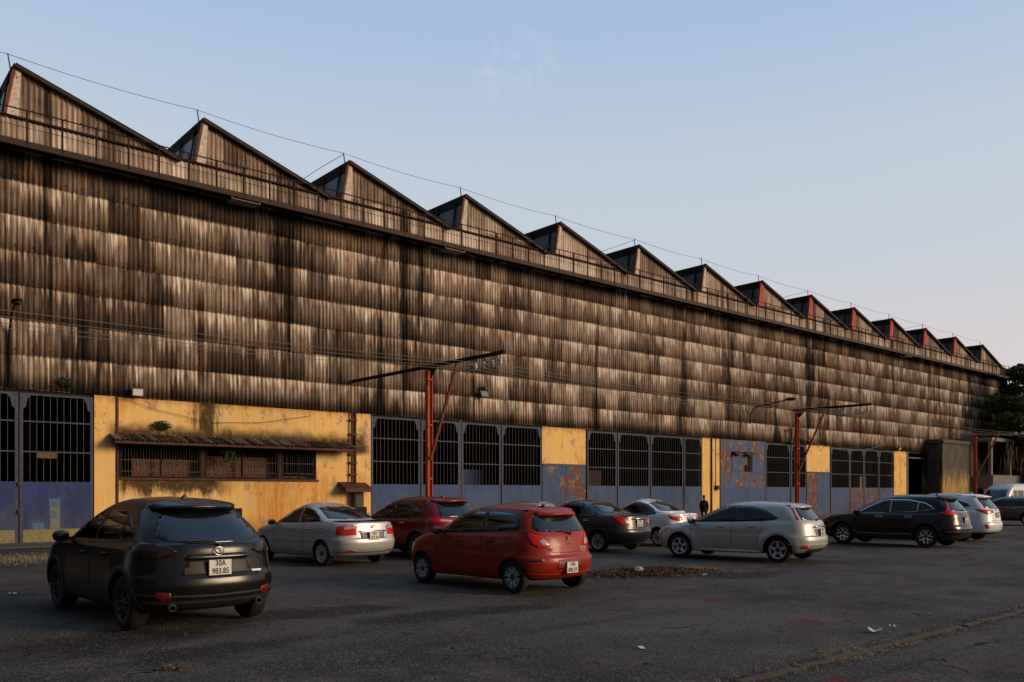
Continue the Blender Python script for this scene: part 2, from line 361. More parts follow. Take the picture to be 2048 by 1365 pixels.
# ------------------------------------------------------------------ mesh helpers
class MB:
    def __init__(s): s.v = []; s.f = []; s.mi = []; s.cur = 0
    def add(s, vs, fs):
        o = len(s.v); s.v += [tuple(p) for p in vs]; s.f += [tuple(i+o for i in f) for f in fs]; s.mi += [s.cur]*len(fs)
    def box(s, x0, x1, y0, y1, z0, z1):
        s.add([(x0,y0,z0),(x1,y0,z0),(x1,y1,z0),(x0,y1,z0),(x0,y0,z1),(x1,y0,z1),(x1,y1,z1),(x0,y1,z1)],
              [(0,3,2,1),(4,5,6,7),(0,1,5,4),(1,2,6,5),(2,3,7,6),(3,0,4,7)])
    def cbox(s, c, sz): s.box(c[0]-sz[0]/2, c[0]+sz[0]/2, c[1]-sz[1]/2, c[1]+sz[1]/2, c[2]-sz[2]/2, c[2]+sz[2]/2)
    def bar(s, a, b, w, h=None, up=(0,0,1)):
        h = h or w; a = Vector(a); b = Vector(b); d = (b-a).normalized(); u = Vector(up)
        if abs(d.dot(u)) > .98: u = Vector((0,1,0))
        sx_ = d.cross(u).normalized()*w/2; sz_ = d.cross(sx_).normalized()*h/2
        vs = [p+i*sx_+j*sz_ for p in (a, b) for i, j in ((-1,-1),(1,-1),(1,1),(-1,1))]
        s.add(vs, [(0,1,2,3),(7,6,5,4),(0,4,5,1),(1,5,6,2),(2,6,7,3),(3,7,4,0)])
    def tube(s, pts, r, n=8, cap=True):
        pts = [Vector(p) for p in pts]; rs = r if isinstance(r, (list, tuple)) else [r]*len(pts)
        o = []; pu = None
        for i, p in enumerate(pts):
            d = (pts[min(i+1, len(pts)-1)]-pts[max(i-1, 0)]).normalized()
            u = pu if pu is not None else (Vector((0,0,1)) if abs(d.z) < .9 else Vector((0,1,0)))
            a = d.cross(u).normalized(); b = a.cross(d).normalized(); pu = b
            o += [p + (a*math.cos(2*math.pi*k/n)+b*math.sin(2*math.pi*k/n))*rs[i] for k in range(n)]
        fs = [(i*n+k, i*n+(k+1)%n, (i+1)*n+(k+1)%n, (i+1)*n+k) for i in range(len(pts)-1) for k in range(n)]
        if cap: fs += [tuple(range(n))[::-1], tuple((len(pts)-1)*n+k for k in range(n))]
        s.add(o, fs)
    def prism(s, poly, axis, a, b):   # poly = 2D points, extruded on axis ('y': poly is (x,z); 'x': (y,z); 'z': (x,y))
        def P(p, t): return {'y': (p[0], t, p[1]), 'x': (t, p[0], p[1]), 'z': (p[0], p[1], t)}[axis]
        n = len(poly)
        s.add([P(p, a) for p in poly]+[P(p, b) for p in poly],
              [tuple(range(n)), tuple(range(2*n-1, n-1, -1))]+[(i, i+n, (i+1)%n+n, (i+1)%n) for i in range(n)])
    def lathe(s, prof, n=32, c=(0,0,0)):   # prof = (radius, y) about the Y axis
        o = []
        for (r, y) in prof: o += [(c[0]+r*math.cos(2*math.pi*k/n), c[1]+y, c[2]+r*math.sin(2*math.pi*k/n)) for k in range(n)]
        m = len(prof)
        s.add(o, [(i*n+k, i*n+(k+1)%n, (i+1)*n+(k+1)%n, (i+1)*n+k) for i in range(m-1) for k in range(n)])
    def ell(s, c, r, n=16, m=10):
        o = []
        for i in range(m+1):
            t = math.pi*i/m
            o += [(c[0]+r[0]*math.sin(t)*math.cos(2*math.pi*k/n), c[1]+r[1]*math.sin(t)*math.sin(2*math.pi*k/n), c[2]+r[2]*math.cos(t)) for k in range(n)]
        s.add(o, [(i*n+k, (i+1)*n+k, (i+1)*n+(k+1)%n, i*n+(k+1)%n) for i in range(m) for k in range(n)])
    def build(s, name, mat, parent=None, smooth=False, fix=True):
        me = bpy.data.meshes.new(name); me.from_pydata(s.v, [], s.f)
        for q in (mat if isinstance(mat, (list, tuple)) else [mat]): me.materials.append(q)
        if any(s.mi): me.polygons.foreach_set('material_index', s.mi)
        if fix:
            bm = bmesh.new(); bm.from_mesh(me); bmesh.ops.recalc_face_normals(bm, faces=bm.faces); bm.to_mesh(me); bm.free()
        if smooth: me.polygons.foreach_set('use_smooth', [True]*len(me.polygons))
        me.update(); ob = bpy.data.objects.new(name, me); COL.objects.link(ob)
        if parent: ob.parent = parent
        return ob

def tag(o, label=None, cat=None, group=None, kind=None):
    if label: o['label'] = label
    if cat: o['category'] = cat
    if group: o['group'] = group
    if kind: o['kind'] = kind
    return o
def empty(name, loc=(0,0,0), rz=0, **k):
    o = bpy.data.objects.new(name, None); COL.objects.link(o); o.location = loc; o.rotation_euler = (0, 0, rz); o.empty_display_size = .3
    return tag(o, **k)
def copy_tree(o, parent=None):
    c = o.copy(); COL.objects.link(c); c.parent = parent
    for ch in list(o.children): copy_tree(ch, c)
    return c
def grid_mesh(name, P, mat, parent=None, smooth=True):
    ny, nx = P.shape[:2]; idx = np.arange(ny*nx).reshape(ny, nx)
    q = np.stack([idx[:-1,:-1], idx[:-1,1:], idx[1:,1:], idx[1:,:-1]], -1).reshape(-1, 4)
    me = bpy.data.meshes.new(name); me.from_pydata(P.reshape(-1,3).tolist(), [], q.tolist())
    me.materials.append(mat)
    if smooth: me.polygons.foreach_set('use_smooth', [True]*len(me.polygons))
    ob = bpy.data.objects.new(name, me); COL.objects.link(ob)
    if parent: ob.parent = parent
    return ob
rnd = random.Random(7)

# ------------------------------------------------------------------ ground
def ground():
    M['old_kerb'] = simple('old_kerb', (.055, .045, .036), .95, var=.5, vs=5)
    m = MB(); m.add([(-600,-600,0),(1200,-600,0),(1200,1200,0),(-600,1200,0)], [(0,1,2,3)])
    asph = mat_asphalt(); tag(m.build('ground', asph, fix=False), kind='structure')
    # strip of concrete along the foot of the building
    m = MB(); m.box(-10, 92, 29.6, WY+.4, -.1, .05)
    tag(m.build('pavement', M['concrete_dark']), kind='structure')
    # old rail kerb parallel to the building, slab beyond
    n = NT('worn_slab'); f = n.noise(sc=2, det=8, ro=.7)
    sl = n.out(n.mix(n.rng(f, .3, .7), (.034, .029, .026), (.078, .068, .061)), .9); n.bump(n.noise(sc=70, det=4), .7, .01)
    m = MB(); m.box(-60, 140, -40, 4.15, -.05, .012)
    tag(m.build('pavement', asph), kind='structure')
    rr = random.Random(3); m = MB()
    xs = np.arange(-60, 140, .25); 
    for i in range(len(xs)-1):
        j0 = rr.uniform(-.012, .012)
        if rr.random() < .06: continue
        m.box(xs[i], xs[i+1]+.001, 4.38+j0*.3, 4.46+j0*.3, -.05, .028+j0*.5)
    tag(m.build('kerb', M['old_kerb']), kind='structure')
ground()

# ------------------------------------------------------------------ factory building
FAC = empty('factory_building', (40, WY, 0), label='long old factory hall with stained corrugated walls and a sawtooth roof', cat='building')
OFF = Matrix.Translation((-40, -WY, 0))
def part(mb, name, mat, parent=None, smooth=False):
    ob = mb.build(name, mat, None, smooth) if isinstance(mb, MB) else mb
    p = parent or FAC
    ob.parent = p
    if p is FAC: ob.matrix_parent_inverse = OFF
    return ob
X0, X1 = -9.0, 92.3
WL = .165; AMP = .027
def corr(x): return AMP*np.cos(2*np.pi*x/WL)
def sheet_rows(name, x0, x1, zs, mat, out=.055, y=WY, slit=None):
    n = int((x1-x0)/WL*6); xs = np.linspace(x0, x1, n+1)
    vs = []; fs = []; o = 0
    rr = np.random.RandomState(5)
    for zi in range(len(zs)-1):
        zt, zb = zs[zi], zs[zi+1]
        sheet = np.floor((xs+zi*.37)/.99).astype(int)
        jit = rr.uniform(-.012, .012, sheet.max()-sheet.min()+1)[sheet-sheet.min()]
        drop = rr.uniform(-.012, .016, sheet.max()-sheet.min()+1)[sheet-sheet.min()]
        lines = []
        for (z, off) in ((zt+.04, -.0), (zt*.5+zb*.5, out*.5), (zb-.02, out), (zb-.02, out-.012)):
            lines.append(np.stack([xs, y-off-corr(xs)-.03+jit*(.3 if z > zt else 1), np.full_like(xs, z)+(drop if z < zb else 0)], 1))
        V = np.concatenate(lines); m = len(xs)
        idx = np.arange(4*m).reshape(4, m)+o
        fs.append(np.stack([idx[:-1,:-1], idx[1:,:-1], idx[1:,1:], idx[:-1,1:]], -1).reshape(-1,4))
        vs.append(V); o += len(V)
    me = bpy.data.meshes.new(name); me.from_pydata(np.concatenate(vs).tolist(), [], np.concatenate(fs).tolist())
    me.materials.append(mat); me.polygons.foreach_set('use_smooth', [True]*len(me.polygons))
    ob = bpy.data.objects.new(name, me); COL.objects.link(ob); return ob
ZR = [13.05-1.133*i for i in range(8)]
part(sheet_rows('wall_cladding', X0, X1, ZR, M['clad'], .03), 'wall_cladding', None)
part(sheet_rows('upper_fascia', X0, X1, [13.93, 12.9], M['clad3'], .03), 'upper_fascia', None)
# shell behind the sheets, end walls, back wall, eaves ledge
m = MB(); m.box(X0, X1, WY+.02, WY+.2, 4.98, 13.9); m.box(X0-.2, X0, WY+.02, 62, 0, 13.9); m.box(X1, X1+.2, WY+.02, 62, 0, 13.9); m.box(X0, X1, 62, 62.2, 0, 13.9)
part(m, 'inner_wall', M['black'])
m = MB(); m.box(X0, X1, WY-.15, WY+.9, 13.94, 14.0); part(m, 'eaves_gutter', M['dark_rust'])
# sawtooth roof
PK = [5.72+6.147*k for k in range(-2, 14)]
for k, px in enumerate(PK):
    kk = k-2
    rj = random.Random(k); zp = 15.63; zb = 13.98; xb = px-.30; xv = px+5.0
    xs = np.arange(xb, xv, WL/6)
    top = np.where(xs < px, zb+(xs-xb)/.30*(zp-zb), zp-(xs-px)*(zp-zb+.02)/5.0)-.05
    top = np.maximum(top, zb-.02)
    rows = []
    for t in (0, 1): rows.append(np.stack([xs, WY+.0-corr(xs)-.02, zb-.1+(top-zb+.1)*t], 1))
    g = part(grid_mesh('gable_panel', np.stack(rows), M['clad2']), 'gable_panel', None)
    # board along the steep edge
    m = MB(); wd = .36
    if kk < 13:
        wd = .36 if kk < 7 else .58; m.prism([(xb-.02, zb-.02), (xb+wd, zb-.02), (px+(.13 if kk < 7 else .30), zp-(.12 if kk < 7 else .16)), (px-.02, zp-.03)], 'y', WY-.13, WY-.085)
        part(m, 'edge_board', M['redboard'] if 7 <= kk <= 12 else M['whiteboard'], g)
    m = MB(); m.bar((xb-.05, WY-.10, zb-.05), (px-.05, WY-.10, zp+.02), .09, .10, (0,1,0)); part(m, 'edge_flashing', M['redboard'] if 7 <= kk <= 12 else M['redflash'], g)
    m = MB(); m.bar((px-.06, WY-.16, zp-.01), (xv+.25, WY-.16, zb-.08), .16, .13, (0,1,0))
    part(m, 'verge_trim', M['dark_rust'], g)
    # roof slope and steep glazed face running back
    m = MB(); m.prism([(px-.10, zp+.03), (px-.06, zp-.05), (xv+.1, zb-.10), (xv+.1, zb-.02)], 'y', WY-.24, 61.8)
    m.box(xv+.0, PK[k]+6.147-.25, WY+.1, 61.8, zb-.12, zb-.06)
    part(m, 'roof_slope', M['roof'])
    m = MB(); y0 = WY-.04
    a = (xb-.0, zb-.05); b = (px-.08, zp)
    m.prism([a, b, (b[0]+.05, b[1]), (a[0]+.05, a[1])], 'y', y0, 61.8)
    sg = part(m, 'skylight', M['sky_glass'])
    m = MB()
    m.prism([(xb+.22*.73-.0, zb+1.15), (px-.13, zp+.0), (px-.07, zp+.0), (xb+.20, zb+1.15)], 'y', y0+.02, 61.8)
    for j in range(22):
        yy = y0+.5+j*1.4
        m.bar((xb-.05, yy, zb), (px-.11, yy, zp), .05, .05, (0,1,0))
    part(m, 'skylight_frame', M['dark_rust'], sg)
    m = MB(); ln = .42 if kk != 6 else .5
    m.bar((px-.16, WY-.02, zp-.15), (px-.24, WY-.02, zp+ln-.05), .035)
    if kk % 3 == 2: m.tube([(px-.24, WY, zp+.3), (px-.5, WY+1.6, zp+.12), (px-.5, WY+4, zp+.05)], .012, 5)
    part(m, 'lightning_rod', M['wire_dark'])
# walkway
m = MB(); m.box(X0, X1, WY-.80, WY-.04, 12.93, 12.97)
m.box(X0, X1, WY-.84, WY-.80, 12.84, 13.0); m.box(X0, X1, WY-.84, WY-.76, 12.80, 12.838)
for i in range(48): m.box(X0+i*2.06, X0+i*2.06+.07, WY-.79, WY-.03, 12.80, 12.925)
wk = part(m, 'walkway', M['walk'])
m = MB(); yy = WY-.82
for z_, t in ((13.97, .045), (13.42, .018)):
    rj = random.Random(2); pts = [(X0+i*1.03, yy, z_+rj.uniform(-.012, .012)) for i in range(99)]
    pts = [p for p in pts if p[0] < X1]
    m.tube(pts, t/2, 6)
part(m, 'handrail', M['dark_rust'], wk)
m = MB(); m.bar((0, 0, 12.86), (0, 0, 13.99), .05, .05); p0 = m.build('rail_post', M['dark_rust'])
for i in range(98):
    x = 5.88-1.03*14+i*1.03
    if x > X1: break
    p = p0 if i == 0 else p0.copy()
    if i: COL.objects.link(p)
    p.location = (x, yy, 0); p.parent = wk
for px, py in ((490, 402), (908, 499), (1815, 713)):
    x = wallx(px, WY-.7); m = MB(); m.box(x-.55, x+.55, WY-.85, WY-.25, 12.70, 12.73); m.bar((x-.55, WY-.8, 12.72), (x-.55, WY-.8, 12.9), .03); m.bar((x+.55, WY-.8, 12.72), (x+.55, WY-.8, 12.9), .03)
    part(m, 'service_tray', M['concrete'], wk)

# ---- lower storey
ZT = 5.12
def yellow(px0, px1, z0=0, z1=ZT-.05, mat='plaster', y=WY, d=.25):
    m = MB(); m.box(wallx(px0), wallx(px1), y, y+d, z0, z1); return part(m, 'plaster_wall', M[mat])
# bay with the window band, built round the openings
xa, xb_ = wallx(187), wallx(740)
WZ0, WZ1 = 2.25, 3.42; wx = [(wallx(238), wallx(401)), (wallx(409), wallx(556)), (wallx(563), wallx(632))]
m = MB(); m.box(xa, xb_, WY, WY+.25, 0, WZ0); m.box(xa, xb_, WY, WY+.25, WZ1, ZT-.04)
prev = xa
for a, b in wx: m.box(prev, a, WY, WY+.25, WZ0, WZ1); prev = b
m.box(prev, xb_, WY, WY+.25, WZ0, WZ1)
part(m, 'plaster_wall', M['plaster'])
m = MB(); m.box(xa, wallx(229), WY-.10, WY-.002, 0, ZT-.04); part(m, 'pilaster', M['plaster'])
m = MB(); m.box(wallx(708.5), xb_, WY-.06, WY-.002, 0, ZT-.04); part(m, 'pilaster', M['plaster'])
m = MB(); m.tube([(wallx(232.5), WY-.09, 0), (wallx(232.5), WY-.09, ZT-.05)], .055, 10); part(m, 'downpipe', M['rust'])
for (a, b), bars in zip(wx, (14, 12, 8)):
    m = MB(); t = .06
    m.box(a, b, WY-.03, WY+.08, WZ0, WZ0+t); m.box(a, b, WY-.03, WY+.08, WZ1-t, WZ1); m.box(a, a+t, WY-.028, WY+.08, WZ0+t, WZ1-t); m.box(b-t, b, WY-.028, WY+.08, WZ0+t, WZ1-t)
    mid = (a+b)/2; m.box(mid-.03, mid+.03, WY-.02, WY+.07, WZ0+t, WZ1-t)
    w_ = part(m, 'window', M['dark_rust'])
    m = MB(); rj = random.Random(bars)
    for i in range(1, bars*2):
        x = a+(b-a)*i/(bars*2)
        m.tube([(x, WY+.01, WZ0+.04), (x+rj.uniform(-.02, .02), WY+.01, (WZ0+WZ1)/2), (x, WY+.01, WZ1-.04)], .011, 5)
    for z_ in (WZ0+.22, WZ0+.62): m.box(a+t, b-t, WY+.0, WY+.02, z_, z_+.02)
    part(m, 'window_grille', M['wire_dark'], w_)
    # stacked bricks behind the bars
    m = MB(); rj = random.Random(bars+3); zb_ = WZ0-.1; r_i = 0
    hmax = {14: .66, 12: .80, 8: .56}[bars]
    while zb_ < WZ0+hmax:
        x = a+ (.55 if bars == 14 else 0)
        while x < b:
            w2 = rj.uniform(.10, .22); m.box(x, min(x+w2-.012, b), WY+.34+rj.uniform(0, .05), WY+.6, zb_, zb_+.068); x += w2
        zb_ += .08; r_i += 1
        if rj.random() < .10: break
    part(m, 'brick_stack', M['brick'], w_)
# posts between the windows
for q in ((401.5, 408.5), (556.5, 562.5)):
    m = MB(); m.box(wallx(q[0]), wallx(q[1]), WY-.035, WY-.002, WZ0, WZ1); part(m, 'window_post', M['walk'])
# sill
m = MB(); m.box(wx[0][0]-.1, wx[2][1]+.1, WY-.07, WY-.003, WZ0-.08, WZ0-.004); part(m, 'window_sill', M['rust'])
# canopy over the windows
ax0, ax1 = wallx(232, 30.55), wallx(721, 30.55)
n_ = int((ax1-ax0)/.0275); xs = np.linspace(ax0, ax1, n_)
cw = .024*np.cos(2*np.pi*xs/.165); rj = np.random.RandomState(4); rag = rj.uniform(-.05, .06, n_//12+2)[np.arange(n_)//12]
P = np.stack([np.stack([xs, np.full(n_, WY+.0), 3.80+cw], 1), np.stack([xs, 30.62-rag, 3.55+cw], 1), np.stack([xs, 30.62-rag, 3.538+cw], 1), np.stack([xs, np.full(n_, WY), 3.785+cw], 1)])
can = part(grid_mesh('canopy', P, M['clad']), 'canopy', None)
m = MB(); m.box(ax0, ax1+.2, 30.68, 30.74, 3.42, 3.51)
for i in range(8):
    x = ax0+.2+i*(ax1-ax0-.4)/7; m.bar((x, 30.72, 3.46), (x, WY, 3.70), .05)
part(m, 'canopy_frame', M['rust'], can)
m = MB(); rj = random.Random(9)
for i in range(260):
    x = rj.uniform(ax0, ax1); y_ = rj.uniform(30.65, WY-.02); s_ = rj.uniform(.02, .08); z_ = 3.56+(y_-30.6)*.27+.012
    a_ = rj.uniform(0, 3.14); m.bar((x, y_, z_), (x+s_*math.cos(a_), y_+s_*math.sin(a_)*.4, z_+rj.uniform(0, .02)), .018, .008)
tag(part(m, 'canopy_debris', M['twig'], can), kind='stuff')
# conduits and their little roof
m = MB()
for px in (700, 708): m.tube([(wallx(px), WY-.12, 2.1), (wallx(px), WY-.12, 3.5), (wallx(px)+.02, WY-.10, ZT)], .038, 8)
for z_ in (2.45, 2.95, 3.3, 4.15, 4.75): m.box(wallx(697), wallx(711), WY-.16, WY-.02, z_, z_+.07)
part(m, 'conduit', M['rust'])
m = MB(); a, b = wallx(686, 31.1), wallx(739, 31.1); m.prism([(31.5, 2.17), (30.85, 1.90), (30.85, 1.74), (30.9, 1.74), (31.5, 1.98)], 'x', a, b); part(m, 'hood', M['rust'])
m = MB(); m.box(wallx(702), wallx(719), 31.15, 31.49, .5, 1.75); m.box(wallx(704), wallx(717), 31.13, 31.15, .6, 1.6); part(m, 'meter_box', M['concrete_dark'])
# faded wall lettering
def text_obj(s, size, mat, name='lettering', sx_=1.0, ext=.002, align='CENTER', bold=0):
    c = bpy.data.curves.new(name, 'FONT'); c.body = s; c.size = size; c.align_x = align; c.align_y = 'CENTER'; c.extrude = ext; c.resolution_u = 3; c.offset = size*bold
    t = bpy.data.objects.new('t', c); COL.objects.link(t)
    bpy.context.view_layer.update()
    me = bpy.data.meshes.new_from_object(t.evaluated_get(bpy.context.evaluated_depsgraph_get()))
    bpy.data.objects.remove(t); bpy.data.curves.remove(c)
    me.name = name; me.materials.clear(); me.materials.append(mat)
    me.transform(Matrix.Diagonal((sx_, 1, 1, 1)))
    ob = bpy.data.objects.new(name, me); COL.objects.link(ob); return ob
_f = NT('faded_white_lettering'); _k = _f.noise(sc=7, det=6, ro=.75)
M['faded'] = _f.out(_f.mix(_f.rng(_k, .46, .62), (.62, .36, .12), (.70, .58, .44)), .9)
t = text_obj('NGƯỜI', .36, M['faded'], 'wall_lettering', .8); t.parent = FAC
t.matrix_parent_inverse = OFF; t.matrix_basis = Matrix.Translation((wallx(590), WY-.006, 1.95)) @ Matrix.Rotation(R_(90), 4, 'X')

# ---- gates
def leaf(px0, px1, mat='blue', z0=.08, zg=2.08, ztop=5.0, band=False, nogrille=False, gus=(1, 1)):
    a, b = wallx(px0), wallx(px1); t = .10; y0, y1 = WY-.06, WY+.02
    m = MB(); m.box(a, a+t, y0, y1, z0, ztop); m.box(b-t, b, y0, y1, z0, ztop); m.box(a+t, b-t, y0+.003, y1, ztop-.07, ztop)
    if gus[0]: m.prism([(a+t, ztop-.07), (a+t+.24, ztop-.07), (a+t+.13, ztop-.19), (a+t+.08, ztop-.46), (a+t, ztop-.52)], 'y', y0+.006, y1-.01)
    if gus[1]: m.prism([(b-t, ztop-.07), (b-t-.24, ztop-.07), (b-t-.13, ztop-.19), (b-t-.08, ztop-.46), (b-t, ztop-.52)], 'y', y0+.006, y1-.01)
    for z_ in (3.05, 4.05): m.box(a+t, b-t, y0+.01, y1-.02, z_, z_+.045)
    lf = part(m, 'gate_leaf', M['frame'])
    m = MB(); k = max(3, int((b-a-2*t)/.19))
    for i in range(1, k):
        x = a+t+(b-a-2*t)*i/k; m.bar((x, WY-.02, zg), (x, WY-.02, ztop-.07), .0125)
    part(m, 'grille', M['bars'], lf)
    m = MB(); m.box(a+t, b-t, y0+.004, y1-.01, z0+.42 if band else z0, zg)
    part(m, 'lower_panel', M[mat], lf)
    if band:
        m = MB(); m.box(a+t, b-t, y0+.004, y1-.01, z0, z0+.418); part(m, 'kick_plate', M['kick'], lf)
    return lf
M['kick'] = mat_rustpaint('greenish_yellow_band', (.22, .19, .09), (.06, .05, .02), .35)
leaf(-330, -170, 'blue_dark', band=True); leaf(-160, 36, 'blue_dark', band=True); leaf(38.5, 186, 'blue_dark', band=True)
for l in ((741, 839), (841, 918), (922, 1000), (1002, 1082)): leaf(*l)
for l in ((1173, 1232), (1234, 1298), (1300, 1365)): leaf(*l)
leaf(1367, 1403, gus=(0, 1))
leaf(1530, 1579); leaf(1581, 1611)
leaf(1660, 1698); leaf(1699, 1726, 'blue_rust'); leaf(1727, 1756, 'blue_rust'); leaf(1757, 1787, 'blue_mid')
for q in ((918, 922), (1527, 1530)):
    m = MB(); m.box(wallx(q[0]), wallx(q[1]), WY-.04, WY+.1, .081, ZT-.03); part(m, 'gate_post', M['frame'])
# light blue patches and stencils on the left gate
M['pblue'] = simple('light_blue_patch', (.045, .11, .20), .6, var=.4, vs=6)
for q in ((97, 120, 1.25, 1.52, .066), (101, 114, .86, 1.10, .068), (64, 88, .50, .72, .066)):
    m = MB(); m.box(wallx(q[0]), wallx(q[1]), WY-q[4], WY-.058, q[2], q[3]); part(m, 'paint_patch', M['pblue'])
m = MB(); m.box(wallx(99), wallx(119), WY-.064, WY-.0585, .50, 1.249); part(m, 'repair_plate', simple('grey_patch', (.15, .15, .13), .7, var=.5, vs=8))
for z_ in (2.0, 1.1): m = MB(); m.cbox((wallx(37.4), WY-.09, z_), (.09, .07, .13)); part(m, 'gate_latch', M['rust'])
def infill(px0, px1, zs, l_mat, r_mat, split):
    a, b, s_ = wallx(px0), wallx(px1), wallx(split)
    m = MB(); m.box(a, b, WY-.01, WY+.15, zs, ZT-.04); part(m, 'plaster_wall', M['plaster'])
    m = MB(); m.box(a, b, WY-.05, WY+.05, zs-.10, zs-.002); part(m, 'lintel', M['frame'])
    for (p, q, mt) in ((a, s_, l_mat), (s_, b, r_mat)):
        m = MB(); m.box(p+.012, q-.012, WY-.03, WY+.03, .05, zs-.102); part(m, 'steel_door', M[mt])
infill(1084, 1171, 3.20, 'blue_mid', 'blue_rust', 1131)
infill(1613, 1659, 3.20, 'blue_rust', 'blue', 1634)
yellow(1404, 1439); yellow(1788, 1813)
m = MB(); m.tube([(wallx(1422), WY-.05, 0), (wallx(1422), WY-.05, ZT-.05)], .05, 8); part(m, 'downpipe', M['rust'])
m = MB(); m.tube([(wallx(1431), WY-.02, 1.8), (wallx(1431), WY-.02, ZT-.05)], .02, 6); part(m, 'conduit', M['rust'])
m = MB(); m.box(wallx(1430), wallx(1437), WY-.2, WY-.003, 1.9, 2.15); part(m, 'switch_box', M['rust'])
# solid door with a little barred window
a, b = wallx(1440), wallx(1527); wa, wb, wz0, wz1 = wallx(1487), wallx(1502), 3.05, 4.05
m = MB(); m.box(a, wa, WY-.04, WY+.03, 2.02, ZT-.05); m.box(wb, b, WY-.04, WY+.03, 2.02, ZT-.05); m.box(wa, wb, WY-.04, WY+.03, 2.02, wz0); m.box(wa, wb, WY-.04, WY+.03, wz1, ZT-.05)
sd_ = part(m, 'steel_door', M['blue_patch'])
m = MB(); m.box(a, b, WY-.045, WY+.03, .06, 2.012); part(m, 'lower_panel', M['blue'], sd_)
m = MB(); m.box(wallx(1463), wallx(1482), WY-.075, WY-.042, 3.05, 4.15); part(m, 'shutter', M['blue_mid'], sd_)
m = MB(); m.box(wallx(1503), wallx(1526), WY-.075, WY-.042, 3.0, 4.2); part(m, 'shutter', M['blue_mid'], sd_)
for q in ((1463, 1479), (1485, 1504)): m = MB(); m.prism([(WY-.04, 4.35), (WY-.40, 4.16), (WY-.40, 4.12), (WY-.04, 4.25)], 'x', wallx(q[0]), wallx(q[1])); part(m, 'window_hood', M['rust'], sd_)
m = MB()
for i in range(5): m.bar((wa+(wb-wa)*(i+.5)/5, WY, wz0), (wa+(wb-wa)*(i+.5)/5, WY, wz1), .03)
part(m, 'window_bars', M['bars'], sd_)
m = MB(); m.box(wa, wb-.25, WY+.12, WY+.14, wz0+.45, wz1); part(m, 'paper_blind', simple('yellow_blind', (.5, .36, .16), .8), sd_)
# things stored behind the bars
for (px0, px1, z0, z1, yy_, mt) in ((88, 128, 2.9, 3.12, 1.0, 'brick'), (1546, 1570, .1, 3.6, 1.6, 'concrete'), (1764, 1776, .1, 3.0, 1.8, 'concrete'), (770, 800, .1, 2.6, 2.4, 'walk'), (1000, 1040, .1, 2.9, 3.0, 'blue_dark'), (1240, 1270, .1, 3.0, 2.6, 'walk')):
    m = MB(); m.box(wallx(px0), wallx(px1), WY+yy_, WY+yy_+.5, z0, z1); part(m, 'stored_board', M[mt])
# threshold under all gates
m = MB(); m.box(X0, wallx(1815), WY-.12, WY+.3, 0, .079); part(m, 'threshold', M['concrete_dark'])
m = MB(); m.box(wallx(1813), wallx(1816), WY-.04, WY+.2, 0, ZT-.04); m.box(wallx(1816), wallx(1850), WY-.02, WY+.1, 4.55, 4.65); part(m, 'doorway_frame', M['bars'])
m = MB(); m.box(wallx(1850), X1, WY+.02, WY+.25, 0, ZT-.05); part(m, 'plaster_wall', M['plaster_grey'])
m = MB(); m.tube([(wallx(240), WY-.09, 5.06), (wallx(300), WY-.1, 4.75), (wallx(420), WY-.1, 4.35), (wallx(520), WY-.1, 4.45), (wallx(620), WY-.1, 4.85)], .009, 5); part(m, 'loose_wire', M['wire_dark'])

# ------------------------------------------------------------------ roof wire
m = MB(); pts = []
for i in range(len(PK)-1):
    a, b = PK[i]-.24, PK[i+1]-.24
    for j in range(8):
        t_ = j/8; pts.append((a+(b-a)*t_, WY-.02, 15.98-.10*4*t_*(1-t_)))
pts.append((PK[-1]-.24, WY-.02, 15.98))
m.tube(pts, .009, 5)
tag(m.build('lightning_wire', M['wire_dark']), 'thin dark wire strung from rod to rod along the sawtooth peaks', 'wire')

# ------------------------------------------------------------------ T-shaped cable poles
def cable_pole(short=False):
    r = empty('utility_pole', (0, 0, 0))
    m = MB()   # two channels and a web
    m.box(-.11, -.085, -.085, .085, 0, 6.32); m.box(.085, .11, -.085, .085, 0, 6.32); m.box(-.085, .085, -.012, .012, 0, 6.32)
    for z_ in (.4, 2.2, 4.2, 5.9): m.box(-.112, .112, -.088, .088, z_, z_+.06)
    m.build('post', M['redpole'], r)
    m = MB(); m.bar((0, 5.65 if not short else .25, 6.42), (0, -4.35, 6.42), .09, .12); m.box(-.13, .13, -.2, .2, 6.32, 6.345)
    m.prism([(-.1, 6.32), (-.1, 5.95), (-.48, 6.33)], 'x', -.012, .012); m.build('crossarm', M['dark_rust'], r)
    m = MB(); m.bar((0, -.10, 2.95), (0, -1.75, 6.36), .10, .085); m.build('brace', mat_brace, r)
    for i, y_ in enumerate((-4.15, -3.75, -3.25, -2.8)):
        m = MB(); m.tube([(0, y_, 6.36), (0, y_, 6.08)], .014, 6)
        m2 = m.build('insulator', M['rust'], r)
        m = MB(); prof = [(.02, 6.22), (.055, 6.21), (.075, 6.17), (.045, 6.15), (.07, 6.10), (.075, 6.06), (.045, 6.04), (.04, 6.00), (.015, 5.98)]
        k = 12; vs = [(rr_*math.cos(2*math.pi*j/k), y_+rr_*math.sin(2*math.pi*j/k), z_) for rr_, z_ in prof for j in range(k)]
        m.add(vs, [(i_*k+j, i_*k+(j+1)%k, (i_+1)*k+(j+1)%k, (i_+1)*k+j) for i_ in range(len(prof)-1) for j in range(k)])
        m.build('porcelain_bell', M['ceramic'], m2, True)
    m = MB(); rj = random.Random(4)
    for q in range(7):
        y_ = rj.uniform(-3.9, -2.4); pts = [(rj.uniform(-.25, .25), y_+rj.uniform(-.3, .3), 6.02+rj.uniform(-.15, .22)) for _ in range(6)]
        m.tube(pts, .012, 5)
    m.build('jumper_wire', M['wire'], r)
    return r
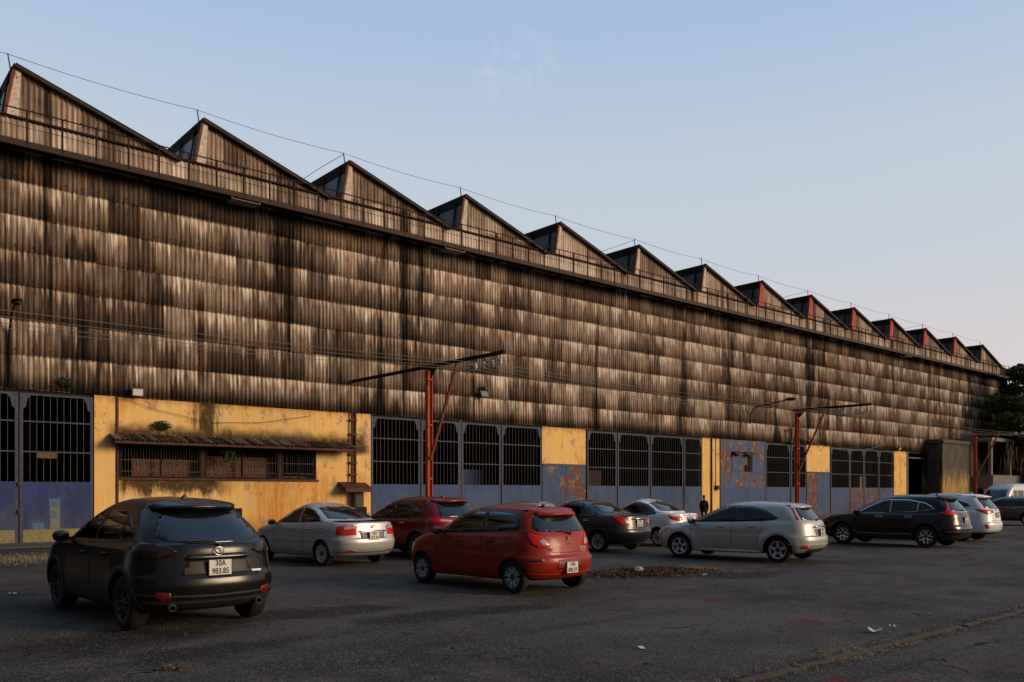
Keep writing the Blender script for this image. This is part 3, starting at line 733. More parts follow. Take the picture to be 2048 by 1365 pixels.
mat_brace = mat_rustpaint('rust_brown_brace', (.20, .06, .03), (.07, .025, .015), .5)
pl = cable_pole(); pl2 = cable_pole(True)
for i, (x, lab) in enumerate(((18.2, 'nearest and tallest-looking red cable pole, between the two red cars in view'), (43.79, 'red cable pole standing behind the tail of the beige silver hatchback'),
                              (69.3, 'farthest brown-red cable pole in front of the grimy concrete annex'), (-7.2, ''))):
    if not lab: continue
    o = pl if i == 0 else pl2 if i == 1 else copy_tree(pl2)
    o.location = (x, 25.87, 0)
    tag(o, lab, 'utility pole', 'steel cable poles along the factory')
# cables
for i, (y_, z_, lab) in enumerate(((21.72, 6.02, 'outermost low-hanging overhead cable, nearest to the car park'), (22.12, 6.00, 'second overhead cable counted from the car park side'),
                                   (22.62, 5.99, 'third overhead cable counted from the car park side'), (23.07, 6.0, 'innermost overhead cable, nearest to the factory wall'))):
    m = MB(); pts = []; sup = [-7.2, 18.2, 43.79, 69.3, 95]
    for a, b in zip(sup[:-1], sup[1:]):
        for j in range(14): t_ = j/14; pts.append((a+(b-a)*t_, y_, z_-(.22+.05*i)*4*t_*(1-t_)))
    pts.append((95, y_, z_)); m.tube(pts, .0075, 5)
    tag(m.build('overhead_cable', M['wire']), lab, 'cable', 'overhead cables strung between the red poles')
m = MB(); a = Vector((43.9, 25.8, wallz(1597, 873, 25.9))); b = Vector((66, 31.3, 5.6)); pts = [a.lerp(b, t_/12)-Vector((0, 0, .7*4*t_/12*(1-t_/12))) for t_ in range(13)]
m.tube(pts, .016, 5); tag(m.build('sagging_cable', M['wire']), 'single pale sagging cable from the middle red pole to the wall', 'cable')

# ------------------------------------------------------------------ wall lamps
def wall_lamp(x, z, label, tilt=0.0, ln=1.6, rise=2.0, lean=0):
    r = empty('street_lamp', (x, WY-.12, z), label=label, cat='street lamp')
    m = MB(); m.tube([(0, 0, -rise), (0.0, -.03, -.6), (lean*.4, -.35, -.15), (lean, -ln, .12)], .04, 8); m.build('lamp_arm', M['dark_rust'], r, True)
    m = MB(); m.ell((lean, -ln-.30, .17), (.16, .38, .085)); m.build('lamp_head', M['dark_rust'], r, True)
    m = MB(); m.ell((lean, -ln-.34, .10), (.12, .26, .06)); m.build('lamp_cover', M['concrete_dark'], r, True)
    return r
wall_lamp(wallx(17), wallz(20, 640)+.2, 'wall-mounted street lamp with bent arm over the leftmost gate', ln=.9, rise=2.4)
wall_lamp(wallx(1497), wallz(1500, 830)+.6, 'street lamp on a long arm high on the wall before the middle red pole', ln=2.6, rise=1.2)
def flood(px, py, label, mat, tilt=20, s=1.0):
    x, z = wallx(px, WY-.3), wallz(px, py, WY-.3)
    r = empty('floodlight', (x, WY-.3, z), label=label, cat='floodlight')
    m = MB(); m.box(-.22*s, .22*s, -.05, .05, -.16*s, .16*s); m.box(-.1*s, .1*s, .05, .12, -.1*s, .1*s); b_ = m.build('housing', M['lampgrey'], r); b_.rotation_euler = (R_(tilt), 0, 0)
    m = MB(); m.box(-.19*s, .19*s, -.058, -.051, -.13*s, .13*s); p_ = m.build('lens', mat, r); p_.rotation_euler = (R_(tilt), 0, 0)
    m = MB(); m.bar((-.24*s, 0, 0), (-.24*s, .24, -.05), .025, .025); m.bar((.24*s, 0, 0), (.24*s, .24, -.05), .025, .025); m.build('bracket', M['rust'], r)
flood(275, 785, 'white square floodlight on the cladding edge above the yellow wall', simple('flood_lens', (.62, .58, .52), .3, var=.1), 5, .85)
flood(968, 789, 'grimy dark floodlight fixed on the cladding beside the nearest red pole', simple('flood_lens_grey', (.22, .2, .18), .3, var=.2), -25, .95)
flood(1799, 898, 'tiny pale floodlight over the yellow strip at the far doorway', simple('flood_lens_pale', (.5, .5, .5), .3, var=.1), 25, .8)
r = empty('security_camera', (wallx(1578), WY-.25, wallz(1578, 868)), label='weathered camera housing on a bracket beside the middle red pole', cat='camera')
m = MB(); m.box(-.5, .35, -.30, .0, .30, .34); m.build('sunshield', M['concrete'], r)
m = MB(); m.tube([(-.3, -.15, -.25), (-.3, -.15, .26)], .11, 10); m.build('housing', M['lampgrey'], r)
m = MB(); m.box(-.5, .5, -.2, .2, -.62, -.58); m.bar((0, .0, -.6), (0, .0, .3), .04); m.build('bracket', M['bars'], r)
# ferns rooted in the wall
def leaves(m, c, r, n, s, rj, droop=0):
    for i in range(n):
        while True:
            p = Vector((rj.uniform(-1, 1), rj.uniform(-1, 1), rj.uniform(-1, 1)))
            if p.length <= 1: break
        q = Vector(c)+Vector((p.x*r[0], p.y*r[1], p.z*r[2])); k = s*rj.uniform(.6, 1.4)
        u = Vector((rj.gauss(0, 1), rj.gauss(0, 1), rj.gauss(0, .7))).normalized(); w = u.cross(Vector((rj.gauss(0, 1), rj.gauss(0, 1), rj.gauss(0, 1)))).normalized()
        o = len(m.v); m.v += [tuple(q-u*k*.5), tuple(q+w*k*.28), tuple(q+u*k*.6), tuple(q-w*k*.28)]; m.f.append((o, o+1, o+2, o+3)); m.mi.append(0)
for px, py, s_, lab in ((322, 852, .30, 'dark green weed rooted in peeling plaster above the canopy'), (1000, 785, .001, '')):
    if not lab: continue
    c = (wallx(px), WY-.12, wallz(px, py)); m = MB(); leaves(m, c, (s_*1.2, .12, s_*.6), 260, .09, random.Random(px)); m.tube([(c[0], WY, c[2]-.15), c], .012, 5)
    tag(m.build('wall_weed', M['leaf'], fix=False), lab, 'weed')
m = MB(); c = (wallx(462, 30.9), 31.1, wallz(462, 912, 31.2)); leaves(m, c, (.36, .12, .28), 200, .10, random.Random(5)); m.tube([(c[0], WY, 3.5), c], .01, 5)
tag(m.build('wall_weed', M['leaf'], fix=False), 'green plant hanging below the canopy before the barred windows', 'weed')
for px, py, s_, lab in ((130, 765, .25, 'dead weed clinging to the cladding edge above the left gate'), (962, 780, .2, 'small weed growing behind the grimy dark floodlight')):
    c = (wallx(px), WY-.16, wallz(px, py)); m = MB(); leaves(m, c, (s_, .08, s_*.7), 120, .09, random.Random(px))
    tag(m.build('wall_weed', M['leaf'], fix=False), lab, 'weed')

# ------------------------------------------------------------------ cars
def catmull(P, k):
    P = np.array(P, float); Q = np.vstack([2*P[0]-P[1], P, 2*P[-1]-P[-2]]); out = []
    for i in range(1, len(Q)-2):
        a, b, c, d = Q[i-1], Q[i], Q[i+1], Q[i+2]
        for j in range(k):
            t = j/k
            # centripetal-ish tension .35 keeps panels from ringing
            m0 = (c-a)*.36; m1 = (d-b)*.36
            out.append((2*t**3-3*t**2+1)*b+(t**3-2*t**2+t)*m0+(-2*t**3+3*t**2)*c+(t**3-t**2)*m1)
    out.append(P[-1]); return np.array(out)
def clipx(poly, x0, x1):
    def cl(P, f, inter):
        o = []
        for i in range(len(P)):
            a, b = P[i-1], P[i]
            if f(b):
                if not f(a): o.append(inter(a, b))
                o.append(b)
            elif f(a): o.append(inter(a, b))
        return o
    def at(x): return lambda a, b: (x, a[1]+(b[1]-a[1])*(x-a[0])/(b[0]-a[0]))
    p = cl(list(poly), lambda q: q[0] >= x0, at(x0)); return cl(p, lambda q: q[0] <= x1, at(x1))
def mirror(poly): return [(-a, b) for a, b in poly][::-1]
def shrink(poly, d):
    n = len(poly); out = []; A = sum(poly[i-1][0]*poly[i][1]-poly[i][0]*poly[i-1][1] for i in range(n))
    sg = 1 if A > 0 else -1
    for i in range(n):
        a, b, c = Vector(poly[i-1]), Vector(poly[i]), Vector(poly[(i+1) % n])
        u = (b-a).normalized(); v = (c-b).normalized(); n1 = Vector((-u.y, u.x))*sg; n2 = Vector((-v.y, v.x))*sg
        q = (n1+n2); q = q.normalized() if q.length > 1e-4 else n1
        out.append(tuple(b+q*d/max(.45, q.dot(n1))))
    return out
def ngon(cx, cy, rx, ry, n=20, a0=0): return [(cx+rx*math.cos(a0+2*math.pi*i/n), cy+ry*math.sin(a0+2*math.pi*i/n)) for i in range(n)]
def smoothpoly(poly, it=2):
    for _ in range(it):
        o = []
        for i in range(len(poly)):
            a, b = poly[i], poly[(i+1) % len(poly)]
            o += [(a[0]*.8+b[0]*.2, a[1]*.8+b[1]*.2), (a[0]*.2+b[0]*.8, a[1]*.2+b[1]*.8)]
        poly = o
    return poly

class Car:
    def __init__(s, name, lv, kb, L, ax, r, paint_m, lcr=(.55, .38), lcf=(.85, .42), q=5, n=2.6, crown=.02, flare=.012, step=.05, tw=.20, lower=None, lower_z=0.0, track=None, arch=.05, hollow=False):
        s.L = L; s.r = r; s.ax = ax; s.root = empty(name, (0, 0, 0)); s.paint = paint_m
        C = catmull(lv, q); nl = len(C); kbq = kb*q
        W_ = max(l[4] for l in lv); s.W = W_
        Mq = 12; K = int((L-lcr[0]-lcf[0])/step)
        rings = []
        for k, (zr, zf, xr, xf, w) in enumerate(C):
            t = min(1, max(0, (k-kbq+q)/(2*q)))
            lr = lcr[0]+(lcr[1]-lcr[0])*t; lf = lcf[0]+(lcf[1]-lcf[0])*t; w = max(w, .0)
            sc_ = min(1, (xf-xr)/(lr+lf)*.98); lr *= sc_; lf *= sc_
            half = []
            for j in range(Mq+1):
                th = math.pi/2*j/Mq; qy = math.sin(th)**(2/n); qx = math.cos(th)**(2/n); half.append((xr+lr*(1-qx), w*qy))
            for j in range(1, K): half.append((xr+lr+(xf-lf-xr-lr)*j/K, w))
            for j in range(Mq, -1, -1):
                th = math.pi/2*j/Mq; qy = math.sin(th)**(2/n); qx = math.cos(th)**(2/n); half.append((xf-lf*(1-qx), w*qy))
            ring = []
            cz = crown*max(0, min(1, (k-kbq)/(nl-kbq)))
            for x, y in half:
                u = (x-xr)/max(1e-3, xf-xr); z = zr+(zf-zr)*u + cz*math.sin(math.pi*u)
                for a_ in ax:       # wheel arch swelling
                    d = math.hypot(x-a_, z-r); 
                    if y > .3: y += flare*math.exp(-((d-r-.10)/.10)**2)*min(1, y/W_)
                ring.append((x, y, z))
            full = ring + [(x, -y, z) for x, y, z in ring[-2:0:-1]]
            rings.append(full)
        n_ = len(rings[0]); P = np.array(rings)
        bm = bmesh.new(); V = [[bm.verts.new(p) for p in rg] for rg in rings]
        for k in range(nl-1):
            for j in range(n_):
                bm.faces.new((V[k][j], V[k+1][j], V[k+1][(j+1) % n_], V[k][(j+1) % n_]))
        bm.faces.new(V[0])
        bmesh.ops.remove_doubles(bm, verts=bm.verts, dist=.0008); bmesh.ops.dissolve_degenerate(bm, edges=bm.edges, dist=.0005)
        bmesh.ops.triangulate(bm, faces=[f for f in bm.faces if len(f.verts) > 4])
        bmesh.ops.recalc_face_normals(bm, faces=bm.faces)
        s.bvh = BVHTree.FromBMesh(bm)
        me = bpy.data.meshes.new('body'); bm.to_mesh(me); bm.free()
        me.materials.append(paint_m); me.materials.append(lower or M['plastic']); me.materials.append(M['gap'])
        for p in me.polygons:
            p.use_smooth = True
            if lower and p.center.z < lower_z: p.material_index = 1
        ob = bpy.data.objects.new('body', me); COL.objects.link(ob)
        # wheel wells
        c = MB(); c.cur = 0; ra = r+arch
        for a_ in ax:
            for sg in (1, -1):
                k = 36; y0, y1 = sg*(W_-.30), sg*(W_+.3)
                vs = [(a_+ra*math.cos(2*math.pi*i/k), y, r+ra*math.sin(2*math.pi*i/k)) for y in (y0, y1) for i in range(k)]
                c.add(vs, [tuple(range(k)), tuple(range(2*k-1, k-1, -1))]+[(i, i+k, (i+1) % k+k, (i+1) % k) for i in range(k)])
        co = c.build('cut', M['gap']); co.data.materials.clear()
        for q_ in (paint_m, lower or M['plastic'], M['gap']): co.data.materials.append(q_)
        co.data.polygons.foreach_set('material_index', [2]*len(co.data.polygons))
        md = ob.modifiers.new('b', 'BOOLEAN'); md.object = co; md.operation = 'DIFFERENCE'; md.solver = 'EXACT'
        bpy.context.view_layer.update()
        me2 = bpy.data.meshes.new_from_object(ob.evaluated_get(bpy.context.evaluated_depsgraph_get()))
        ob.modifiers.clear(); ob.data = me2; me2.name = 'body'; bpy.data.objects.remove(co)
        bm = bmesh.new(); bm.from_mesh(me2)
        for e_ in bm.edges:
            if len(e_.link_faces) == 2:
                a_, b_ = e_.link_faces
                if (a_.material_index == 2) != (b_.material_index == 2): e_.smooth = False
        bm.to_mesh(me2); bm.free()
        ob.parent = s.root; s.body = ob; s.hollow = hollow
        if hollow:
            m = MB(); R2 = []; lv2 = [(zr-(.045 if i > 1 else -.01), zf-(.045 if i > 1 else -.01), xr+.16, min(xf-.10, L-1.2), max(w-.055, .02)) for i, (zr, zf, xr, xf, w) in enumerate(lv[kb:])]
            for zr, zf, xr, xf, w in lv2:
                pts = []
                for j in range(48):
                    a_ = 2*math.pi*(j+.5)/48; cx, cy = math.cos(a_), math.sin(a_); e_ = .28
                    x = (xr+xf)/2+(xf-xr)/2*math.copysign(abs(cx)**e_, cx); y = w*math.copysign(abs(cy)**e_, cy); pts.append((x, y, zr+(zf-zr)*(x-xr)/(xf-xr)))
                R2.append(pts)
            # cabin reaches down to the seats
            R2.insert(0, [(x, y, .62) for x, y, z in R2[0]])
            m.add([p for r__ in R2 for p in r__], [(i*48+j, i*48+(j+1) % 48, (i+1)*48+(j+1) % 48, (i+1)*48+j) for i in range(len(R2)-1) for j in range(48)]+[tuple(range(48)), tuple(range((len(R2)-1)*48, len(R2)*48))[::-1]])
            s.cut(m)
        # base outline for wrap coordinates
        o = []; xr, xf = 0.0, L
        for j in range(81):
            th = math.pi/2*j/80; o.append((lcr[0]*(1-math.cos(th)**(2/n)), W_*math.sin(th)**(2/n)))
        o = np.array(o); o = np.vstack([o, [[L*.6, W_]]]); dl = np.hypot(*np.diff(o, axis=0).T); s.ol = o; s.os = np.concatenate([[0], np.cumsum(dl)])
        s.s_corner = s.os[80]
        s.track = track or (W_-.5*tw-.02); s.tw = tw
    def cut(s, mb):
        co = mb.build('cut', M['gap']); co.data.materials.clear()
        for q_ in s.body.data.materials: co.data.materials.append(q_)
        co.data.polygons.foreach_set('material_index', [2]*len(co.data.polygons)); co.parent = None
        p_ = s.body.parent; s.body.parent = None
        n0 = len(s.body.data.vertices)
        for att in range(6):
            md = s.body.modifiers.new('b', 'BOOLEAN'); md.object = co; md.operation = 'DIFFERENCE'; md.solver = 'EXACT' if att < 2 else 'FAST'
            co.location = (.0011*att, 0, .0007*att)
            bpy.context.view_layer.update()
            me2 = bpy.data.meshes.new_from_object(s.body.evaluated_get(bpy.context.evaluated_depsgraph_get()))
            s.body.modifiers.clear()
            if len(me2.vertices) > n0*.8:
                break
        else: me2 = s.body.data; print('CUT FAILED')
        s.body.data = me2; me2.name = 'body'; bpy.data.objects.remove(co)
        bm = bmesh.new(); bm.from_mesh(me2)
        for e_ in bm.edges:
            if len(e_.link_faces) == 2:
                a_, b_ = e_.link_faces
                if (a_.material_index == 2) != (b_.material_index == 2): e_.smooth = False
        bm.to_mesh(me2); bm.free(); s.body.parent = p_
    def s_of_x(s, x): return s.s_corner + (x-s.ol[80][0])
    def hit(s, mode, a, b):
        if mode in ('L', 'R'):
            sg = 1 if mode == 'L' else -1; o = Vector((a, sg*3, b)); d = Vector((0, -sg, 0))
        elif mode == 'rear': o = Vector((-3, a, b)); d = Vector((1, 0, 0))
        elif mode == 'front': o = Vector((s.L+3, a, b)); d = Vector((-1, 0, 0))
        elif mode == 'top': o = Vector((a, b, 4)); d = Vector((0, 0, -1))
        elif mode in ('wrap', 'wrapf'):
            sg = 1 if a >= 0 else -1; t = abs(a)
            x = np.interp(t, s.os, s.ol[:, 0]); y = np.interp(t, s.os, s.ol[:, 1]); e = .06
            dx = np.interp(t+e, s.os, s.ol[:, 0])-np.interp(max(0, t-e), s.os, s.ol[:, 0]); dy = np.interp(t+e, s.os, s.ol[:, 1])-np.interp(max(0, t-e), s.os, s.ol[:, 1])
            nn = Vector((-dy, dx*1.0, 0)).normalized(); p = Vector((x, y, b))+nn*1.5; d = -nn
            if sg < 0: p.y = -p.y; d.y = -d.y
            if mode == 'wrapf': p.x = s.L-p.x; d.x = -d.x
            o = p
        h = s.bvh.ray_cast(o, d)
        if h[0] is None: return None, None
        return h[0], h[1]
    def patch(s, name, mode, poly, mat, off=.004, step=.06, parent=None, thick=.010, smooth=True):
        n = len(poly); V = []; E = []
        for i in range(n):
            a, b = Vector(poly[i]), Vector(poly[(i+1) % n]); k = max(1, int((b-a).length/step))
            for j in range(k): V.append(a.lerp(b, j/k))
        nb = len(V); E = [(i, (i+1) % nb) for i in range(nb)]
        xs = [p.x for p in V]; ys = [p.y for p in V]
        x = min(xs)+step*.5
        while x < max(xs):
            y = min(ys)+step*.5
            while y < max(ys): V.append(Vector((x, y))); y += step
            x += step
        r = delaunay_2d_cdt([Vector((p.x, p.y)) for p in V], E, [], 1, 1e-5)
        P2, F = r[0], r[2]; pts = []; nor = []; ok = []
        for p in P2:
            h, nn = s.hit(mode, p.x, p.y)
            if h is None: pts.append(Vector()); nor.append(Vector((0,0,1))); ok.append(False)
            else: pts.append(h+nn*off); nor.append(nn); ok.append(True)
        F = [f for f in F if all(ok[i] for i in f)]
        cnt = {}
        for f in F:
            for i in range(len(f)): e = (f[i], f[(i+1) % len(f)]); cnt[tuple(sorted(e))] = cnt.get(tuple(sorted(e)), 0)+1
        vs = [tuple(p) for p in pts]; fs = [tuple(f) for f in F]; low = {}
        for (a, b), c in cnt.items():
            if c == 1:
                for q in (a, b):
                    if q not in low: low[q] = len(vs); vs.append(tuple(pts[q]-nor[q]*(off+thick)))
                fs.append((a, b, low[b], low[a]))
        m = MB(); m.v = vs; m.f = fs; m.mi = [0]*len(fs)
        return m.build(name, mat, parent or s.root, smooth, fix=True)
    def line(s, name, mode, pts, w, mat, off=.0025, parent=None, step=.05, thick=.006):
        out = []
        L_ = []
        for i in range(len(pts)-1):
            a, b = Vector(pts[i]), Vector(pts[i+1]); k = max(1, int((b-a).length/step))
            for j in range(k): L_.append(a.lerp(b, j/k))
        L_.append(Vector(pts[-1])); m = MB(); prev = None
        for i, p in enumerate(L_):
            d = (L_[min(i+1, len(L_)-1)]-L_[max(0, i-1)]).normalized(); t = Vector((-d.y, d.x))*w/2
            h1, n1 = s.hit(mode, *(p+t)); h2, n2 = s.hit(mode, *(p-t))
            if h1 is None or h2 is None: prev = None; continue
            o = len(m.v); m.v += [tuple(h1+n1*off), tuple(h2+n2*off), tuple(h1-n1*thick), tuple(h2-n2*thick)]
            if prev is not None:
                m.f += [(prev, o, o+1, prev+1), (prev, prev+2, o+2, o), (prev+1, o+1, o+3, prev+3)]; m.mi += [0]*3
            prev = o
        return m
    def lines(s, name, lst, w, mat, parent=None, off=.0025):
        if name != 'panel_gap' and len(lst) > 1:
            for q_ in lst: s.lines(name, [q_], w, mat, parent, off)
            return
        m = MB()
        for mode, pts in lst:
            q = s.line(name, mode, pts, w, mat, off); m.add(q.v, q.f)
        return m.build(name, mat, parent or s.root, False)
    def wheels(s, style, rim_r=None, mat='alloy', hub=None, spm='alloy'):
        rr = rim_r or s.r*.66; first = None
        for a_ in s.ax:
            for sg in (1, -1):
                w = empty('wheel', (a_, sg*s.track, s.r)); w.parent = s.root
                if sg < 0: w.rotation_euler = (0, 0, math.pi)
                w.scale = (1, 1, 1)
                if first is None:
                    m = MB(); t = s.tw/2; R = s.r
                    m.lathe([(rr-.01, -t*.9), (rr+.01, -t), (R-.035, -t), (R-.008, -t*.78), (R, -t*.5), (R, t*.5), (R-.008, t*.78), (R-.03, t*.98), (rr+.02, t), (rr, t*.9), (rr-.005, t*.3)], 48)
                    ty = m.build('tyre', M['tyre'], w, True)
                    m = MB(); m.lathe([(rr, t*.96), (rr-.018, t*.99), (rr-.026, t*.80), (rr-.03, t*.2), (rr-.03, -.02), (.0, -.02)], 40)
                    rm = m.build('rim', M[mat] if mat != 'two' else M['alloy_dark'], w, True)
                    # spokes
                    m = MB(); y0 = t*.66; y1 = t*.93
                    m.cur = 0
                    def spoke(a0, a1, r0, r1, w0, w1, m=m):
                        c0, s0, c1, s1 = math.cos(a0), math.sin(a0), math.cos(a1), math.sin(a1)
                        p0 = (c0*r0, s0*r0); p1 = (c1*r1, s1*r1); n0 = (-s0*w0/2, c0*w0/2); n1 = (-s1*w1/2, c1*w1/2)
                        q = [(p0[0]+n0[0], p0[1]+n0[1]), (p0[0]-n0[0], p0[1]-n0[1]), (p1[0]-n1[0], p1[1]-n1[1]), (p1[0]+n1[0], p1[1]+n1[1])]
                        vs = [(x, y0+.012 if i in (0, 1) else y1, z) for i, (x, z) in enumerate(q)]+[(x, y0-.03, z) for x, z in q]
                        m.add(vs, [(0, 1, 2, 3), (0, 4, 5, 1), (1, 5, 6, 2), (2, 6, 7, 3), (3, 7, 4, 0)])
                    kind, ns = style
                    for i in range(ns):
                        a0 = 2*math.pi*i/ns+.3
                        if kind == 'twin':
                            for e in (-1, 1): spoke(a0+e*.13, a0+e*math.pi/ns*.42, .04, rr-.02, .020, .026)
                        elif kind == 'star': spoke(a0, a0, .03, rr-.015, .085, .060)
                        elif kind == 'fan':
                            spoke(a0, a0, .04, rr-.02, .03, .045); spoke(a0+.22, a0+.30, .05, rr-.02, .012, .02)
                        elif kind == 'y':
                            spoke(a0, a0, .03, rr*.55, .07, .06)
                            for e in (-1, 1): spoke(a0+e*.06, a0+e*.42, rr*.5, rr-.015, .05, .05)
                        else: spoke(a0, a0, .03, rr-.015, .028, .036)
                    sp = m.build('spokes', M[spm], rm)
                    m = MB(); m.lathe([(.062, y0-.03), (.060, y0+.012), (.05, y0+.022), (0, y0+.022)], 20); m.lathe([(rr-.028, 0.0), (.0, .0)], 24)
                    for k_ in range(5): m.lathe([(.008, y0+.02), (.008, y0+.03), (0, y0+.03)], 6, (.04*math.cos(k_*1.257), 0, .04*math.sin(k_*1.257)))
                    m.build('hub_cap', M['alloy_dark'], rm)
                    first = w
                else:
                    for ch in first.children: copy_tree(ch, w)
    def plate(s, z, l1, l2, w=.30, h=.20, y=0.0, mode='rear'):
        p, nn = s.hit(mode, y, z); pl_ = MB(); pl_.box(-.006, .006, -w/2, w/2, -h/2, h/2)
        o = pl_.build('license_plate', M['plate'], s.root); x = min(s.hit('rear', y, z+dz)[0].x for dz in (-h/2, 0, h/2))-.014; o.location = (x, y, z)
        m = MB()
        for (a0, a1, b0, b1) in ((-w/2, w/2, h/2-.006, h/2), (-w/2, w/2, -h/2, -h/2+.006), (-w/2, -w/2+.006, -h/2, h/2), (w/2-.006, w/2, -h/2, h/2)): m.box(-.0085, -.0061, a0, a1, b0, b1)
        m.build('plate_border', M['ink'], o)
        R = Matrix(((0, 0, -1, 0), (-1, 0, 0, 0), (0, 1, 0, 0), (0, 0, 0, 1)))
        rows = ((l1, h*.25), (l2, -h*.24)) if l2 else ((l1, 0),)
        for tx, dz in rows:
            sz = h*.50 if l2 else h*.75
            t = text_obj(tx, sz, M['ink'], 'plate_lettering', .82, .0008, bold=.022)
            t.parent = o; t.matrix_basis = Matrix.Translation((-.0075, 0, dz)) @ R
            # heavier strokes
        return o
    def badge_text(s, tx, y, z, size, mat='chrome', sx_=1.0):
        h, nn = s.hit('rear', y, z)
        R = Matrix(((0, 0, -1, 0), (-1, 0, 0, 0), (0, 1, 0, 0), (0, 0, 0, 1)))
        t = text_obj(tx, size, M[mat], 'badge_lettering', sx_, .002); t.parent = s.root; t.matrix_basis = Matrix.Translation((h.x-.006, y, z)) @ R
        return t
    def windows(s, dlo, cuts, gap=.03, tm='plastic', names=None):
        gm = 'glass_clear' if s.hollow else 'glass'
        for md in ('L', 'R'):
            if not s.hollow: fr = s.patch('window_surround', md, dlo, M[tm], .005, .05)
            xs = [min(p[0] for p in dlo)+.025]+list(cuts)+[max(p[0] for p in dlo)-.02]
            inner = shrink(dlo, .022)
            for i in range(len(xs)-1):
                g0 = gap if i > 0 else 0; g1 = gap if i < len(xs)-2 else 0
                pp = clipx(inner, xs[i]+g0*.8, xs[i+1]-g1*.8)
                if len(pp) >= 3:
                    if s.hollow:
                        m = MB(); m.prism(shrink(pp, .008), 'y', .2 if md == 'L' else -.2, 1.3 if md == 'L' else -1.3); s.cut(m)
                        s.patch('side_window', md, pp, M[gm], .003, .05, thick=.0)
                    else: s.patch('side_window', md, pp, M[gm], .010, .05)
    def windscreen(s, poly):
        if s.hollow:
            m = MB(); m.prism(shrink(poly, .01), 'x', s.L*.5, s.L+1); s.cut(m)
        s.patch('windscreen', 'front', poly, M['glass_clear' if s.hollow else 'glass'], .006, .06, thick=.0 if s.hollow else .01)
    def seats(s, xs, z=.98):
        for x in xs:
            for y in (.36, -.36):
                m = MB(); m.ell((x, y, z-.25), (.09, .20, .32), 14, 10); m.ell((x-.04, y, z+.17), (.05, .13, .10), 12, 8); m.tube([(x, y-.04, z), (x-.02, y-.04, z+.12)], .012, 5); m.tube([(x, y+.04, z), (x-.02, y+.04, z+.12)], .012, 5)
                m.build('seat', M['plastic'], s.root, True)
    def rear_glass(s, poly, trim=None, off=.006):
        s.patch('rear_window', 'rear', poly, M['glass'], off, .06)
    def mirror(s, x, z, y0, paint_m=None, sz=(.10, .11, .075)):
        for sg in (1, -1):
            h, nn = s.hit('L' if sg > 0 else 'R', x-.05, z-.06); yy = abs(h.y) if h else y0
            m = MB(); m.ell((x, sg*(yy+.15), z+.01), sz, 18, 12); o = m.build('wing_mirror', paint_m or s.paint, s.root, True)
            m = MB(); m.bar((x, sg*(yy-.02), z-.04), (x, sg*(yy+.10), z-.02), .05, .035); m.ell((x+.0, sg*(yy+.15), z-.03), (sz[0]*.95, sz[1]*.95, sz[2]*.7), 14, 8); m.build('mirror_base', M['plastic'], o)
            m = MB(); m.ell((x-sz[0]*.55, sg*(yy+.15), z+.01), (sz[0]*.5, sz[1]*.86, sz[2]*.82), 14, 8); m.build('mirror_glass', M['glass'], o)
    def handle(s, x, z, mat='paint', ln=.19):
        for md, sg in (('L', 1), ('R', -1)):
            h, nn = s.hit(md, x, z)
            m = MB(); y = h.y+sg*.03
            m.tube([(x-ln/2, h.y+sg*.0, z), (x-ln/2+.02, y, z), (x, y+sg*.008, z+.003), (x+ln/2-.02, y, z), (x+ln/2, h.y, z)], [.012, .015, .017, .015, .012], 8)
            m.build('door_handle', s.paint if mat == 'paint' else M[mat], s.root, True)
            m = MB(); m.ell((x, h.y+sg*.0, z-.004), (ln*.36, .006, .030), 16, 8); m.build('handle_recess', M['gap'], s.root, True)
    def spoiler(s, x, z, w, ln=.22, th=.05, drop=.05, mat=None, over=.22, tipdrop=.0):
        rows = []; N_ = 24
        for i in range(N_+1):
            y = -w+2*w*i/N_; e = 1-abs(y/w)**4; bend = .10*(y/w)**2
            a = s.hit('top', x+over, y)[0]; zt = a.z+.006 if a else z
            b = [(x+over, y, zt), (x+over*.45, y, zt*.5+z*.5-.012*(y/w)**2+.012), (x-ln*e*.6-.0+bend, y, z-drop*.4-.03*(y/w)**2), (x-ln*e+bend, y, z-drop-.035*(y/w)**2),
                 (x-ln*e+bend+.01, y, z-drop-th*.6*max(.25, e)-.035*(y/w)**2), (x+.05+bend, y, z-drop-th-.035*(y/w)**2), (x+over, y, zt-.09)]
            rows.append(b)
        P = np.array(rows); o = grid_mesh('rear_spoiler', P, mat or s.paint, s.root)
        m = MB(); 
        return o
    def fin(s, x, mat='plastic', ln=.16):
        z = s.hit('top', x, 0)[0].z
        m = MB(); m.add([(x-ln*.35, -.012, z+.062), (x-ln*.35, .012, z+.062), (x-ln*.5, -.035, z-.008), (x-ln*.5, .035, z-.008), (x+ln*.5, -.012, z-.008), (x+ln*.5, .012, z-.008), (x, -.018, z+.035), (x, .018, z+.035)],
                        [(0, 1, 3, 2), (0, 6, 7, 1), (6, 4, 5, 7), (0, 2, 4, 6), (1, 7, 5, 3)])
        m.build('antenna_fin', M[mat] if isinstance(mat, str) else mat, s.root)
    def wiper(s, y0, z0, y1, z1, w=.016):
        pts = []
        for t in range(9):
            u = t/8; y = y0+(y1-y0)*u; z = z0+(z1-z0)*u+.02*math.sin(math.pi*u); h = s.hit('rear', y, z)
            if h[0]: pts.append(h[0]+h[1]*.022)
        m = MB(); m.tube(pts, [w*1.3]+[w*.8]*(len(pts)-2)+[w*.35], 6); m.ell(tuple(pts[0]), (.02, .03, .025), 10, 6); m.build('rear_wiper', M['plastic'], s.root, True)
